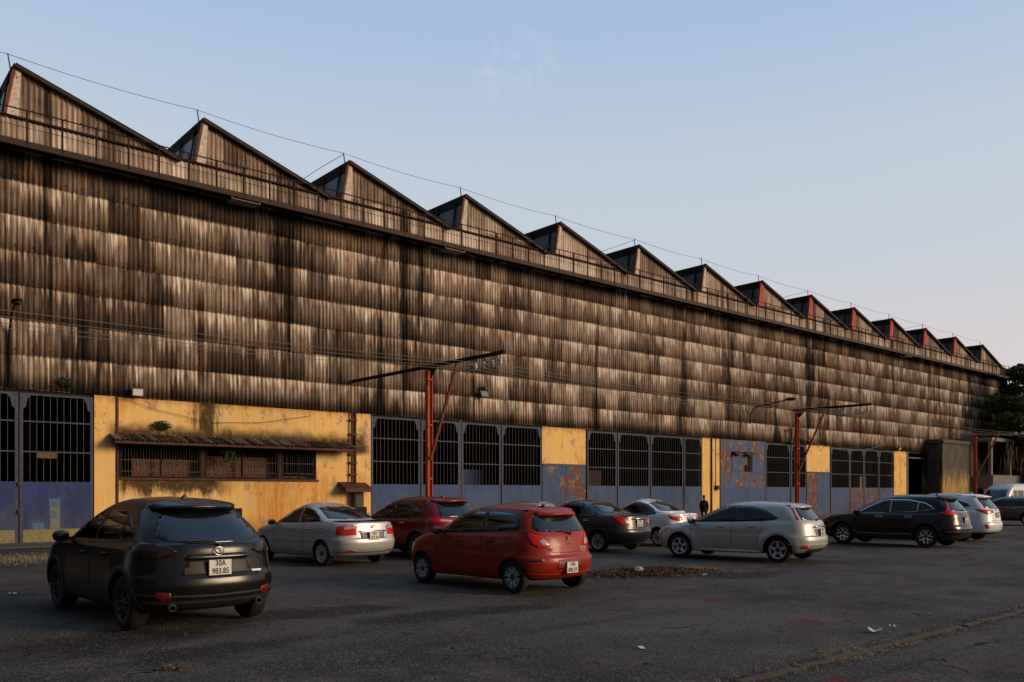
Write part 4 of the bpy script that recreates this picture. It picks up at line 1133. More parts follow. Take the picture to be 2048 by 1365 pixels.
    def place(s, x, y, head, label, cat='car', wheel='L'):
        """x, y = world position of the rear-left tyre's outer ground contact; head = degrees turned left from +Y"""
        th = R_(90+head); f = Vector((math.cos(th), math.sin(th))); l = Vector((-f.y, f.x))
        c = Vector((x, y)) - f*s.ax[0] - l*(s.track+s.tw/2)
        s.root.location = (c.x, c.y, 0.012); s.root.rotation_euler = (0, 0, th)
        tag(s.root, label, cat, 'cars parked in front of the factory')
    def rail(s, x0, x1, y, mat='plastic', h=.03):
        for sg in (1, -1):
            pts = []; 
            for t in range(11):
                x = x0+(x1-x0)*t/10; p = s.hit('top', x, sg*y)[0]; e = min(1, min(t, 10-t)/1.5); pts.append((x, sg*y, p.z+h*e))
            m = MB(); m.tube(pts, .014, 6); m.build('roof_rail', M[mat], s.root, True)
    def arch_trim(s, mat, w=.055):
        for md in ('L', 'R'):
            for a_ in s.ax:
                ro, ri = s.r+.045+w, s.r+.047; a0, a1 = -.18, math.pi+.18; k = 24
                poly = [(a_+ro*math.cos(a0+(a1-a0)*i/k), s.r+ro*math.sin(a0+(a1-a0)*i/k)) for i in range(k+1)]+[(a_+ri*math.cos(a1-(a1-a0)*i/k), s.r+ri*math.sin(a1-(a1-a0)*i/k)) for i in range(k+1)]
                s.patch('arch_trim', md, poly, mat, .010, .06)
    def headlight(s, poly, mat='lamp_clear'):
        for sg in (1, -1): s.patch('headlight', 'wrapf', poly if sg > 0 else mirror(poly), M[mat], .006, .05)
    def lamp(s, poly, mat='lamp_red', mode='wrap', name='tail_light', off=.012, sub=None):
        for sg in (1, -1):
            o = s.patch(name, mode, poly if sg > 0 else mirror(poly), M[mat] if isinstance(mat, str) else mat, off, .04)
            for sp, sm in (sub or []): s.patch('lamp_insert', mode, sp if sg > 0 else mirror(sp), M[sm], off+.004, .04, parent=o)

M['refl'] = simple('dull_red_reflector', (.12, .006, .006), .35, var=.1)
# ---- dark matt brown-black SUV, nearest
def suv_levels(L, W, H, bz=1.06, xr_top=.42):
    k = H/1.67
    return [(.24,.22,.30,L-.28,W-.12),(.30,.27,.14,L-.12,W-.04),(.40,.42,.03,L-.02,W-.008),(.56,.60,0,L,W),(.66,.70,.015,L-.015,W-.002),(.72,.76,.05,L-.04,W-.004),(.86*k,.88,.075,L-.12,W-.012),
            (1.0*k,.98,.09,L-.32,W-.03),(1.07*k,1.03*k,.12,L-.72,W-.075),(1.11*k,1.07*k,.15,L-1.08,W-.10),(1.28*k,1.24*k,.27,L-1.42,W-.155),(1.42*k,1.40*k,.39,L-1.75,W-.215),(1.50*k,1.50*k,.45,L-1.98,W-.265),
            (1.565*k,1.565*k,.47,L-2.16,W-.33),(1.605*k,1.615*k,.56,L-2.32,W-.46),(1.62*k,1.64*k,.75,L-2.45,W-.68),(1.63*k,1.65*k,1.0,L-2.6,0)]
P1 = paint('matt_dark_bronze', (.0065, .005, .0042), .1, .24, .0, .004, .5)
lv1 = [list(q) for q in suv_levels(4.54, .92, 1.67)]
for i, (xr, w) in {9: (.19, .815), 10: (.37, .745), 11: (.55, .665), 12: (.64, .60), 13: (.655, .535), 14: (.76, .42), 15: (.95, .22), 16: (1.15, 0)}.items(): lv1[i][2] = xr; lv1[i][4] = w
c1 = Car('parked_car', lv1, 8, 4.54, (.84, 3.54), .345, P1, lower=M['plastic'], lower_z=.40, q=6, step=.04, tw=.225, hollow=True, lcr=(.66,.46))
dl = [(.72,1.17),(.84,1.28),(1.12,1.42),(1.5,1.50),(2.1,1.505),(2.35,1.45),(2.75,1.25),(3.08,1.08),(3.05,1.055),(2.0,1.07),(1.3,1.10),(.85,1.135)]
c1.windows(dl, (1.20, 2.06)); c1.windscreen([(-.75,1.10),(-.52,1.49),(.52,1.49),(.75,1.10)]); c1.seats((1.3, 2.2), .96)
c1.rear_glass(smoothpoly([(-.65,1.175),(-.58,1.115),(-.3,1.09),(.3,1.09),(.58,1.115),(.65,1.175),(.58,1.31),(.50,1.43),(.3,1.475),(-.3,1.475),(-.50,1.43),(-.58,1.31)],1))
c1.spoiler(.70, 1.575, .56, .18, .05, .03, over=.22)
c1.lamp([(.50,.985),(.60,1.05),(.80,1.08),(1.10,1.10),(1.35,1.09),(1.30,1.03),(1.10,.95),(.86,.90),(.66,.915)], 'lamp_dark')
c1.lines('panel_gap', [('rear', [(-.70,1.12),(-.66,1.04),(-.56,.95),(-.62,.80),(-.60,.70),(-.50,.665),(0,.655),(.50,.665),(.60,.70),(.62,.80),(.56,.95),(.66,1.04),(.70,1.12)]),
    ('L', [(3.10,1.06),(3.12,.80),(3.05,.36)]), ('L', [(2.06,1.07),(2.05,.7),(2.02,.36)]), ('L', [(1.22,1.10),(1.26,.9),(1.18,.78),(1.15,.6)]), ('L', [(1.20,.36),(3.05,.36)]),
    ('R', [(3.10,1.06),(3.12,.80),(3.05,.36)]), ('R', [(2.06,1.07),(2.02,.36)])], .010, M['gap'])
# number-plate recess and garnish
c1.patch('plate_recess', 'rear', [(-.46,.70),(-.38,.885),(.38,.885),(.46,.70)], simple('recess_bronze', (.018,.014,.011), .5, .4), .003, .06)
c1.patch('plate_garnish', 'rear', [(-.42,.885),(-.36,.955),(.36,.955),(.42,.885)], P1, .022, .05, thick=.03)
c1.plate(.785, '30A', '983.85', .30, .20)
c1.lines('bumper_crease', [('wrap', [(-1.2,.50),(-.7,.46),(0,.44),(.7,.46),(1.2,.50)]), ('wrap', [(-1.1,.40),(-.6,.37),(0,.36),(.6,.37),(1.1,.40)])], .022, simple('bumper_line', (.035,.033,.03), .4), off=.006)
c1.lines('chrome_strip', [('L', [(.62,1.12),(1.2,1.085),(2.0,1.055),(3.05,1.04)]), ('L', [(1.3,.345),(3.0,.335)])], .012, M['alloy_dark'], off=.006)
c1.lamp([(.60,.42),(.60,.50),(.76,.515),(.80,.46),(.72,.40)], name='reflector', off=.01, mat=M['refl'])
for sg in (1, -1):
    m = MB(); prof = [(.034, 0), (.042, -.005), (.042, .16), (.034, .16), (.030, .02)]
    k = 20; vs = [(.10+y, sg*.56+r_*math.cos(2*math.pi*i/k), (.315+r_*math.sin(2*math.pi*i/k))) for r_, y in prof for i in range(k)]
    m.add(vs, [(a*k+i, a*k+(i+1) % k, (a+1)*k+(i+1) % k, (a+1)*k+i) for a in range(len(prof)-1) for i in range(k)]); m.build('exhaust_tip', M['alloy_dark'], c1.root, True)
def ring_rear(c, y, z, ry, rz, t, mat, name='emblem', dx=.012, k=28):
    h = c.hit('rear', y, z)[0]; m = MB(); m.tube([(h.x-dx, y+ry*math.cos(2*math.pi*i/k), z+rz*math.sin(2*math.pi*i/k)) for i in range(k+1)], t, 6); return m, h.x-dx
m, x_ = ring_rear(c1, 0, .985, .062, .050, .006, None, dx=.03); m.tube([(x_, .055, 1.005), (x_, .025, .995), (x_, 0, .965), (x_, -.025, .995), (x_, -.055, 1.005)], .006, 6)
m.build('emblem', M['chrome'], c1.root, True)
m = MB(); h = c1.hit('rear', -.50, .71)[0]; m.box(h.x-.012, h.x, -.585, -.42, .705, .73); m.build('badge', M['alloy'], c1.root)
c1.wiper(-.02, 1.06, .40, 1.095, .015); c1.fin(1.15); c1.mirror(2.98, 1.10, .9)
c1.handle(1.45, .93); c1.handle(2.28, .91); c1.wheels(('twin', 5), .235, 'two', spm='alloy_dark'); c1.arch_trim(M['plastic'], .06)
c1.headlight([(.62,.72),(.75,.86),(1.1,.90),(1.15,.82),(.9,.72)], 'lamp_dark')
c1.place(3.17, 11.12, 3.0, 'matt dark brown SUV nearest the camera, plate 30A 983.85')

# ---- orange-red small hatchback
L = 3.80
lv = [(.22,.20,.30,L-.25,.72),(.27,.23,.14,L-.10,.795),(.40,.40,.03,L-.01,.822),(.52,.56,.0,L,.83),(.61,.66,.012,L-.02,.832),(.66,.70,.055,L-.04,.828),(.84,.79,.085,L-.12,.822),(.96,.89,.12,L-.30,.80),(1.02,.96,.15,L-.66,.765),
      (1.06,1.0,.175,L-.94,.745),(1.20,1.17,.25,L-1.22,.70),(1.33,1.32,.32,L-1.5,.645),(1.395,1.395,.345,L-1.70,.59),(1.43,1.45,.38,L-1.88,.50),(1.445,1.48,.55,L-2.0,.32),(1.455,1.495,.8,L-2.15,0)]
P2 = paint('orange_red_paint', (.29, .017, .005), .0, .38, .18, .03, .25)
c2 = Car('parked_car', lv, 8, L, (.63, 3.08), .282, P2, lcr=(.50,.34), lcf=(.80,.40), q=6, step=.04, tw=.165, track=.735)
dl = [(.52,1.10),(.56,1.27),(.68,1.36),(1.2,1.395),(1.75,1.385),(2.1,1.28),(2.48,1.08),(2.62,.995),(2.58,.975),(1.6,1.01),(.8,1.065)]
c2.windows(dl, (1.42,)); c2.windscreen([(-.60,1.05),(-.48,1.37),(.48,1.37),(.60,1.05)])
c2.rear_glass(smoothpoly([(-.64,1.10),(-.57,1.05),(0,1.035),(.57,1.05),(.64,1.10),(.58,1.24),(.51,1.335),(0,1.355),(-.51,1.335),(-.58,1.24)],1))
c2.spoiler(.40, 1.415, .56, .24, .055, .055, over=.22); c2.patch('spoiler_shade', 'rear', [(-.50,1.33),(.50,1.33),(.47,1.375),(-.47,1.375)], M['plastic'], .03, .08)
c2.lamp([(.44,.82),(.47,.90),(.58,.965),(.74,1.0),(.92,1.03),(.90,.93),(.82,.85),(.68,.79),(.50,.785)], sub=[([(.47,.825),(.49,.88),(.57,.925),(.66,.91),(.66,.86),(.58,.82)],'lamp_clear')])
c2.lines('panel_gap', [('rear', [(-.67,1.06),(-.60,1.0),(-.47,.88),(-.46,.80),(-.40,.71),(0,.695),(.40,.71),(.46,.80),(.47,.88),(.60,1.0),(.67,1.06)]),
    ('L', [(.42,1.40),(.50,1.12),(.66,1.04)]), ('L', [(.66,1.04),(.86,.80),(.95,.62)]), ('L', [(1.42,1.02),(1.41,.6),(1.36,.30)]), ('L', [(2.62,.98),(2.60,.6),(2.50,.30)]), ('L', [(1.0,.31),(2.5,.30)]),
    ('R', [(1.42,1.02),(1.36,.30)]), ('R', [(2.62,.98),(2.50,.30)]), ('L', [(.43,1.395),(1.0,1.425),(1.7,1.415)]),
    ('L', [(.62,.84),(.73,.86),(.78,.80),(.76,.74),(.65,.735),(.60,.78),(.62,.84)])], .009, M['gap'])
c2.patch('number_recess', 'rear', [(-.34,.42),(-.31,.58),(.31,.58),(.34,.42)], simple('recess_red', (.16,.012,.006), .5), .003, .06)
c2.plate(.445, '14A', '800.59', .29, .20)
def diamond(cy, cz, a, l=.034, w=.019):
    u = (math.cos(a), math.sin(a)); v = (-u[1], u[0]); return [(cy, cz), (cy+u[0]*l*.5+v[0]*w*.5, cz+u[1]*l*.5+v[1]*w*.5), (cy+u[0]*l, cz+u[1]*l), (cy+u[0]*l*.5-v[0]*w*.5, cz+u[1]*l*.5-v[1]*w*.5)]
def three_diamonds(c, y, z, sc_=1.0, mat='chrome'):
    h = c.hit('rear', y, z)[0]; m = MB()
    for a in (90, 210, 330): m.prism(diamond(y, z, R_(a), .055*sc_, .032*sc_), 'x', h.x-.014, h.x+.01)
    m.build('emblem', M[mat], c.root)
three_diamonds(c2, 0, .90, 1.25)
c2.badge_text('MIRAGE', .40, .755, .045, 'chrome', .9); c2.badge_text('MITSUBISHI', 0, .835, .028, 'chrome', .9); c2.badge_text('Sunrise', -.36, .77, .085, 'plate', .8); c2.badge_text('Motors', -.37, .715, .05, 'plate', .8)
c2.wiper(-.03, 1.025, .42, 1.05, .013); c2.wiper(-.10, 1.0, -.03, 1.03, .02); c2.fin(.72, ln=.20)
c2.lines('bumper_crease', [('wrap', [(-1.0,.36),(-.6,.335),(0,.325),(.6,.335),(1.0,.36)])], .02, P2, off=.012)
c2.lamp([(.62,.565),(.62,.60),(.80,.60),(.86,.58),(.80,.56)], 'plastic', name='reflector', off=.008, sub=[([(.60,.57),(.60,.595),(.66,.595),(.66,.57)],'lamp_clear')])
c2.patch('corner_vent', 'wrap', [(.95,.42),(.96,.50),(1.02,.56),(1.06,.50)], M['plastic'], .004); c2.patch('corner_vent', 'wrap', [(-.95,.42),(-.96,.50),(-1.02,.56),(-1.06,.50)], M['plastic'], .004)
c2.mirror(2.50, 1.02, .8, sz=(.085,.10,.065)); c2.handle(1.20, .88); c2.handle(2.05, .855); c2.wheels(('twin', 8), .20, 'two')
c2.headlight([(.55,.62),(.70,.76),(1.0,.84),(1.12,.84),(1.0,.72),(.8,.62)])
c2.place(9.30, 10.80, 3.5, 'orange-red small hatchback with white sticker lettering, plate 14A 800.59')

# ---- sedans
def sedan_levels(L, W, H, deck=1.02, dl_=.62):
    k = (H-1.0)/.46
    def zz(z): return z if z < 1.0 else 1.0+(z-1.0)*k
    return [(.22,.20,.34,L-.28,W-.11),(.27,.23,.16,L-.12,W-.04),(.40,.40,.04,L-.01,W-.008),(.55,.56,0,L,W),(.64,.64,.012,L-.02,W),(.68,.70,.045,L-.04,W-.002),(.86,.78,.07,L-.12,W-.010),(.965,.86,.085,L-.32,W-.04),
            (deck,.93,.13,L-.72,W-.085),(deck+.022,.975,.55,L-1.0,W-.115),(deck+.05,1.03,dl_+.10,L-1.12,W-.13),(zz(1.17),zz(1.15),dl_+.34,L-1.36,W-.175),(zz(1.29),zz(1.29),dl_+.64,L-1.66,W-.235),(zz(1.355),zz(1.365),dl_+.85,L-1.86,W-.285),
            (zz(1.40),zz(1.41),dl_+1.04,L-2.0,W-.36),(zz(1.425),zz(1.44),dl_+1.22,L-2.12,W-.52),(zz(1.44),zz(1.455),dl_+1.4,L-2.2,0)]
def sedan_common(c, L, W, H, deck, dl_, cuts):
    k = (H-1.0)/.46; z_ = lambda z: 1.0+(z-1.0)*k
    dl = [(dl_+.42,1.02),(dl_+.56,z_(1.16)),(dl_+.86,z_(1.30)),(dl_+1.2,z_(1.365)),(L-2.20,z_(1.37)),(L-2.0,z_(1.30)),(L-1.62,z_(1.13)),(L-1.30,.985),(L-1.33,.955),(L-2.1,.965),(dl_+.7,.995)]
    c.windows(dl, cuts); c.windscreen([(-(W-.21),1.03),(-(W-.34),z_(1.345)),(W-.34,z_(1.345)),(W-.21,1.03)])
    c.rear_glass([(-(W-.24),deck+.08),(-(W-.30),z_(1.22)),(-(W-.37),z_(1.345)),(-.2,z_(1.372)),(.2,z_(1.372)),((W-.37),z_(1.345)),((W-.30),z_(1.22)),((W-.24),deck+.08),(.2,deck+.062),(-.2,deck+.062)])
P3 = paint('warm_silver_paint', (.56, .545, .53), .45, .38, .7)
L = 4.30; c3 = Car('parked_car', sedan_levels(L, .85, 1.46), 8, L, (.92, 3.47), .295, P3, lcr=(.50,.45), lcf=(.85,.5), q=6, step=.045, tw=.175, track=.745, hollow=True)
c3.seats((1.75, 2.55), .88)
sedan_common(c3, L, .85, 1.46, 1.02, .62, (1.98,))
c3.lamp([(.46,.74),(.445,.93),(.56,.955),(.74,.965),(.86,.95),(.97,.92),(.98,.74),(.7,.73)], sub=[([(.50,.88),(.50,.93),(.72,.945),(.82,.90),(.75,.86)],'lamp_clear')])
c3.lines('panel_gap', [('rear', [(-.62,1.03),(-.56,1.0),(-.46,.93),(-.44,.73),(-.36,.66),(0,.645),(.36,.66),(.44,.73),(.46,.93),(.56,1.0),(.62,1.03)]),
    ('L', [(1.02,1.02),(1.06,.90),(1.18,.72),(1.25,.60)]), ('L', [(1.66,.98),(1.68,.6),(1.66,.30)]), ('L', [(2.98,.955),(2.96,.6),(2.92,.30)]), ('L', [(1.35,.30),(2.92,.30)]), ('L', [(.84,.88),(.96,.88),(.96,.76),(.84,.76),(.84,.88)]), ('L', [(1.18,.55),(2.96,.53)]),
    ('R', [(1.66,.98),(1.66,.30)]), ('R', [(2.98,.955),(2.92,.30)])], .009, M['gap'])
c3.patch('plate_recess', 'rear', [(-.32,.66),(-.36,.80),(.36,.80),(.32,.66)], simple('recess_silver', (.16,.155,.15), .55, .2), .003, .06)
m, _x = ring_rear(c3, 0, .83, .001, .001, .001, None); h = c3.hit('rear', 0, .83)[0]
m = MB(); m.tube([(h.x-.01, -.38, .815), (h.x-.03, -.30, .835), (h.x-.035, 0, .838), (h.x-.03, .30, .835), (h.x-.01, .38, .815)], .014, 8); m.build('boot_garnish', M['chrome'], c3.root, True)
c3.plate(.715, '29A', '227.34', .28, .19)
def ovals(c, y, z, s_=1):
    m, x_ = ring_rear(c, y, z, .055*s_, .038*s_, .005, None); 
    for (cy, cz, ry, rz) in ((0, .012, .048, .016), (0, 0, .018, .036)): m.tube([(x_, y+(cy+ry*math.cos(2*math.pi*i/20))*s_, z+(cz+rz*math.sin(2*math.pi*i/20))*s_) for i in range(21)], .0045, 6)
    m.build('emblem', M['chrome'], c.root, True)
ovals(c3, 0, .925); c3.badge_text('VIOS', .36, .925, .045, 'alloy'); c3.badge_text('E', -.44, .925, .05, 'alloy')
c3.lamp([(.50,.355),(.53,.40),(.70,.40),(.72,.375)], name='reflector', off=.006)
c3.lines('bumper_crease', [('wrap', [(-1.0,.345),(0,.33),(1.0,.345)])], .016, M['gap'])
c3.mirror(2.92, .99, .8, sz=(.085,.10,.065)); c3.handle(1.42, .86); c3.handle(2.12, .845); c3.wheels(('fan', 9), .205)
c3.headlight([(.55,.62),(.70,.76),(1.0,.80),(1.1,.76),(.9,.62)])
c3.place(9.42, 17.72, 6, 'silver sedan with bright boot bar left of the red cars, plate 29A 227.34')

P5 = paint('dark_grey_paint', (.024, .023, .024), .4, .32, .5, .03, .4)
L = 4.42; c5 = Car('parked_car', sedan_levels(L, .848, 1.50, 1.06, .55), 8, L, (.92, 3.52), .30, P5, lcr=(.55,.45), lcf=(.85,.5), q=5, tw=.185, track=.745)
sedan_common(c5, L, .848, 1.50, 1.06, .55, (1.62,))
c5.lamp([(.44,.82),(.47,.95),(.60,1.0),(.85,1.04),(1.05,1.065),(1.0,.98),(.86,.90),(.70,.80),(.52,.79)], sub=[([(.455,.83),(.50,.93),(.60,.96),(.62,.85),(.54,.805)],'lamp_clear')])
c5.lines('panel_gap', [('rear', [(-.62,1.07),(-.52,1.0),(-.44,.88),(-.44,.78),(-.36,.72),(0,.705),(.36,.72),(.44,.78),(.44,.88),(.52,1.0),(.62,1.07)]), ('L', [(1.0,1.05),(1.05,.92),(1.2,.72)]), ('L', [(1.62,.98),(1.66,.6),(1.62,.30)]), ('L', [(3.05,.955),(3.0,.30)])], .009, M['gap'])
h = c5.hit('rear', 0, .95)[0]; m = MB(); m.tube([(h.x-.01, -.30, .955), (h.x-.02, 0, .965), (h.x-.01, .30, .955)], .022, 8); m.build('boot_garnish', M['chrome'], c5.root, True)
c5.plate(.83, '30E', '221.07', .28, .19); c5.mirror(3.0, 1.0, .8); c5.handle(1.38, .90, 'chrome'); c5.handle(2.1, .88, 'chrome'); c5.wheels(('twin', 5), .205)
c5.lines('boot_lip', [('rear', [(-.60,1.035),(0,1.05),(.60,1.035)])], .02, M['gap'], off=.01)
c5.place(17.62, 16.7, 4, 'dark grey sedan seen between the orange-red hatchback and the white sedan')

P7 = paint('white_paint', (.80, .80, .81), 0, .3, 1)
L = 4.0; c7 = Car('parked_car', sedan_levels(L, .83, 1.50, 1.05, .42), 8, L, (.72, 3.15), .29, P7, lcr=(.50,.42), lcf=(.8,.48), q=5, tw=.175, track=.735)
sedan_common(c7, L, .83, 1.50, 1.05, .42, (1.42,))
c7.lamp([(.36,.86),(.40,.94),(.60,.97),(.85,.985),(.98,.99),(.88,.90),(.74,.84),(.55,.81)], sub=[([(.5,.93),(.62,.955),(.85,.97),(.8,.94),(.6,.925)],'lamp_clear')])
c7.lines('panel_gap', [('rear', [(-.58,1.05),(-.52,.98),(-.36,.90),(-.34,.74),(0,.72),(.34,.74),(.36,.90),(.52,.98),(.58,1.05)]), ('L', [(.86,1.05),(.9,.92),(1.02,.72)]), ('L', [(1.42,.98),(1.44,.30)]), ('wrap', [(-.9,.70),(-.5,.71),(.5,.71),(.9,.70),(1.1,.72)])], .009, M['gap'])
c7.lines('boot_lip', [('rear', [(-.50,.975),(0,.965),(.50,.975)])], .016, M['gap'], off=.006)
c7.plate(.85, '30A', '518.42', .28, .19); m, _x = ring_rear(c7, 0, 1.005, .04, .02, .005, None); m.build('emblem', M['chrome'], c7.root, True)
c7.badge_text('i10', .30, 1.01, .05, 'alloy'); c7.mirror(2.7, 1.0, .8); c7.handle(1.2, .9); c7.handle(1.9, .88); c7.wheels(('fan', 8), .20)
c7.fin(1.35, ln=.1)
c7.place(20.9, 17.2, 3, 'white sedan with high boot parked behind the dark grey sedan')

# ---- silver hatchback with lamps high on the tail
L = 4.34
lv = [(.22,.20,.30,L-.25,.80),(.27,.24,.14,L-.10,.865),(.40,.40,.03,L-.01,.892),(.54,.56,.0,L,.90),(.63,.64,.012,L-.02,.898),(.67,.70,.05,L-.04,.892),(.84,.78,.08,L-.12,.885),(.93,.85,.095,L-.34,.865),(1.0,.92,.13,L-.74,.825),
      (1.03,.965,.17,L-1.02,.80),(1.15,1.13,.27,L-1.36,.755),(1.27,1.27,.37,L-1.68,.695),(1.355,1.36,.45,L-1.92,.635),(1.41,1.425,.50,L-2.10,.54),(1.435,1.465,.68,L-2.28,.38),(1.445,1.48,1.0,L-2.45,0)]
P8 = paint('beige_silver_paint', (.48, .465, .435), .45, .40, .6)
c8 = Car('parked_car', lv, 8, L, (.80, 3.44), .315, P8, lcr=(.55,.42), lcf=(.85,.48), q=6, step=.04, tw=.20, track=.80, flare=.045, crown=.03)
dl = [(.82,1.09),(.88,1.12),(1.16,1.275),(1.52,1.36),(2.0,1.385),(2.35,1.35),(2.75,1.18),(3.20,.97),(3.16,.945),(2.0,.975),(1.15,1.01),(.90,1.05)]
c8.windows(dl, (1.18, 1.98), gap=.012)
c8.rear_glass([(-.63,1.055),(-.57,1.20),(-.50,1.335),(0,1.355),(.50,1.335),(.57,1.20),(.63,1.055),(.3,1.03),(-.3,1.03)])
c8.spoiler(.50, 1.40, .56, .17, .045, .03, over=.22)
c8.lamp([(.655,1.045),(.60,1.19),(.535,1.335),(.585,1.335),(.655,1.19),(.735,1.04)], mode='rear', off=.010, sub=[([(.675,1.06),(.62,1.19),(.57,1.30),(.59,1.28),(.65,1.18),(.71,1.06)],'lamp_clear')])
c8.lines('panel_gap', [('rear', [(-.66,1.03),(-.60,.98),(-.56,.80),(-.56,.68),(-.48,.655),(0,.645),(.48,.655),(.56,.68),(.56,.80),(.60,.98),(.66,1.03)]),
    ('L', [(1.22,1.0),(1.20,.88),(1.28,.72),(1.33,.50),(1.30,.32)]), ('L', [(1.98,.97),(2.0,.6),(1.98,.30)]), ('L', [(3.12,.94),(3.10,.6),(3.0,.30)]), ('R', [(1.98,.97),(1.98,.30)]), ('R', [(3.12,.94),(3.0,.30)])], .009, M['gap'])
c8.patch('plate_recess', 'rear', [(-.30,.67),(-.36,.83),(.36,.83),(.30,.67)], simple('recess_beige', (.16,.15,.14), .55, .2), .003, .06)
h = c8.hit('rear', 0, .87)[0]; m = MB(); m.tube([(h.x-.005, -.38, .865), (h.x-.03, -.33, .885), (h.x-.035, 0, .89), (h.x-.03, .33, .885), (h.x-.005, .38, .865)], .018, 8); m.build('boot_garnish', M['chrome'], c8.root, True)
c8.plate(.74, '30A', '150.91', .28, .19); m, _x = ring_rear(c8, 0, .915, .05, .02, .006, None, dx=.04); m.build('emblem', M['alloy_dark'], c8.root, True)
c8.lines('bumper_crease', [('wrap', [(-1.2,.46),(0,.44),(1.2,.46)])], .022, P8, off=.014)
c8.patch('rear_diffuser', 'wrap', [(-.75,.24),(-.62,.35),(.62,.35),(.75,.24)], M['plastic'], .006)
c8.lamp([(.66,.355),(.60,.42),(.86,.42),(.92,.37)], name='reflector', off=.008)
for sg in (1, -1): m = MB(); m.tube([(1.22, sg*.885, .25), (2.1, sg*.90, .245), (3.0, sg*.885, .25)], [.035, .04, .035], 8); m.build('side_skirt', P8, c8.root, True)
c8.wiper(-.02, 1.03, -.38, 1.06, .013); c8.mirror(3.05, .98, .85, sz=(.09,.10,.07)); c8.handle(1.48, .86); c8.handle(2.32, .84); c8.wheels(('star', 5), .215)
c8.headlight([(.60,.60),(.66,.72),(1.0,.84),(1.30,.86),(1.2,.76),(.9,.60)])
c8.place(18.27, 11.32, 10.5, 'beige-silver hatchback with flared arches and tail lights beside the rear window')

# ---- dark maroon SUV
P9 = paint('black_maroon_paint', (.013, .002, .005), .1, .22, .35, .005, .35)
L = 4.58; c9 = Car('parked_car', suv_levels(L, .925, 1.66), 8, L, (.92, 3.58), .35, P9, lower=M['plastic'], lower_z=.40, q=5, tw=.225, track=.80)
dl = [(.70,1.20),(.78,1.28),(1.0,1.40),(1.5,1.49),(2.1,1.50),(2.35,1.45),(2.75,1.26),(3.12,1.07),(3.08,1.04),(2.0,1.07),(1.3,1.10),(.85,1.16)]
c9.windscreen([(-.60,1.13),(-.47,1.47),(.47,1.47),(.60,1.13)]); c9.windows(dl, (1.20, 2.04), tm='chrome', gap=.02)
c9.rear_glass([(-.66,1.15),(-.60,1.40),(-.54,1.50),(0,1.52),(.54,1.50),(.60,1.40),(.66,1.15),(.3,1.13),(-.3,1.13)])
c9.spoiler(.50, 1.575, .60, .18, .05, .03, over=.25, mat=M['plastic'])
c9.lamp([(.70,1.50),(.80,1.50),(.90,1.30),(1.0,1.14),(1.2,1.10),(1.2,1.05),(.90,1.02),(.46,.98),(.44,1.10),(.62,1.10),(.80,1.15),(.75,1.30)], mode='wrap', off=.008)
c9.lines('panel_gap', [('rear', [(-.66,1.08),(-.60,.70),(0,.68),(.60,.70),(.66,1.08)]), ('L', [(1.2,1.1),(1.28,.75)]), ('L', [(2.04,1.06),(2.0,.36)]), ('L', [(3.12,1.05),(3.05,.36)])], .010, M['gap'])
c9.lines('chrome_strip', [('L', [(1.35,.42),(2.0,.405),(3.08,.41),(3.14,.48)]), ('wrap', [(-1.0,.52),(0,.50),(1.0,.52)]), ('rear', [(-.62,1.115),(0,1.10),(.62,1.115)])], .024, M['chrome'], off=.012)
c9.plate(.86, '30F', '628.19', .28, .19); c9.mirror(3.06, 1.08, .9); c9.wheels(('y', 5), .24, 'two'); c9.fin(.95, P9); c9.wiper(-.02, 1.14, .36, 1.16, .013)
for md in ('L', 'R'):
    for x_ in (1.45, 2.36):
        h = c9.hit(md, x_, .95)[0]; sg = 1 if md == 'L' else -1; m = MB(); m.tube([(x_+.11*math.cos(a), h.y+sg*.012, .95+.032*math.sin(a)) for a in np.linspace(0, 2*math.pi, 21)], .008, 6); m.build('door_handle', M['chrome'], c9.root, True)
c9.headlight([(.58,.80),(.75,.92),(1.15,.97),(1.2,.9),(.9,.82)]); c9.arch_trim(M['plastic'], .05)
c9.badge_text('CR-V', .36, .82, .06, 'chrome')
c9.place(26.72, 11.42, 2.2, 'blackish maroon SUV with chrome window surrounds and side strip')

# ---- white SUV beyond it
L = 4.65; c10 = Car('parked_car', suv_levels(L, .90, 1.70), 8, L, (.98, 3.65), .345, P7, q=5, tw=.22, track=.79, lower=M['plastic'], lower_z=.34)
dl = [(.66,1.24),(.80,1.36),(1.1,1.46),(1.6,1.52),(2.2,1.52),(2.45,1.46),(2.85,1.27),(3.2,1.09),(3.15,1.06),(2.0,1.10),(1.3,1.14),(.85,1.20)]
c10.windscreen([(-.60,1.15),(-.47,1.50),(.47,1.50),(.60,1.15)]); c10.windows(dl, (1.20, 2.10), tm='chrome', gap=.02)
c10.rear_glass([(-.64,1.17),(-.58,1.42),(-.52,1.53),(0,1.55),(.52,1.53),(.58,1.42),(.64,1.17),(.3,1.14),(-.3,1.14)])
c10.spoiler(.50, 1.61, .58, .20, .05, .04, over=.25)
c10.lamp([(.30,1.02),(.30,1.09),(.60,1.11),(.90,1.12),(1.22,1.14),(1.08,1.06),(.86,1.0),(.70,.95),(.5,.99)])
c10.lines('panel_gap', [('rear', [(-.62,1.10),(-.56,.74),(0,.72),(.56,.74),(.62,1.10)]), ('L', [(1.25,1.1),(1.32,.8)]), ('wrap', [(-.9,.66),(.9,.66)])], .010, M['gap'])
c10.plate(.93, '30G', '045.27', .28, .19); three_diamonds(c10, 0, 1.085, 1.1, 'alloy_dark'); c10.lamp([(.70,.46),(.74,.60),(.86,.62),(.82,.48)], name='reflector')
c10.wheels(('y', 5), .235, 'two'); c10.rail(1.0, 2.7, .56, 'alloy'); c10.fin(.95, P7); c10.mirror(3.1, 1.1, .9); c10.handle(1.5, .95, 'chrome'); c10.handle(2.4, .94, 'chrome')
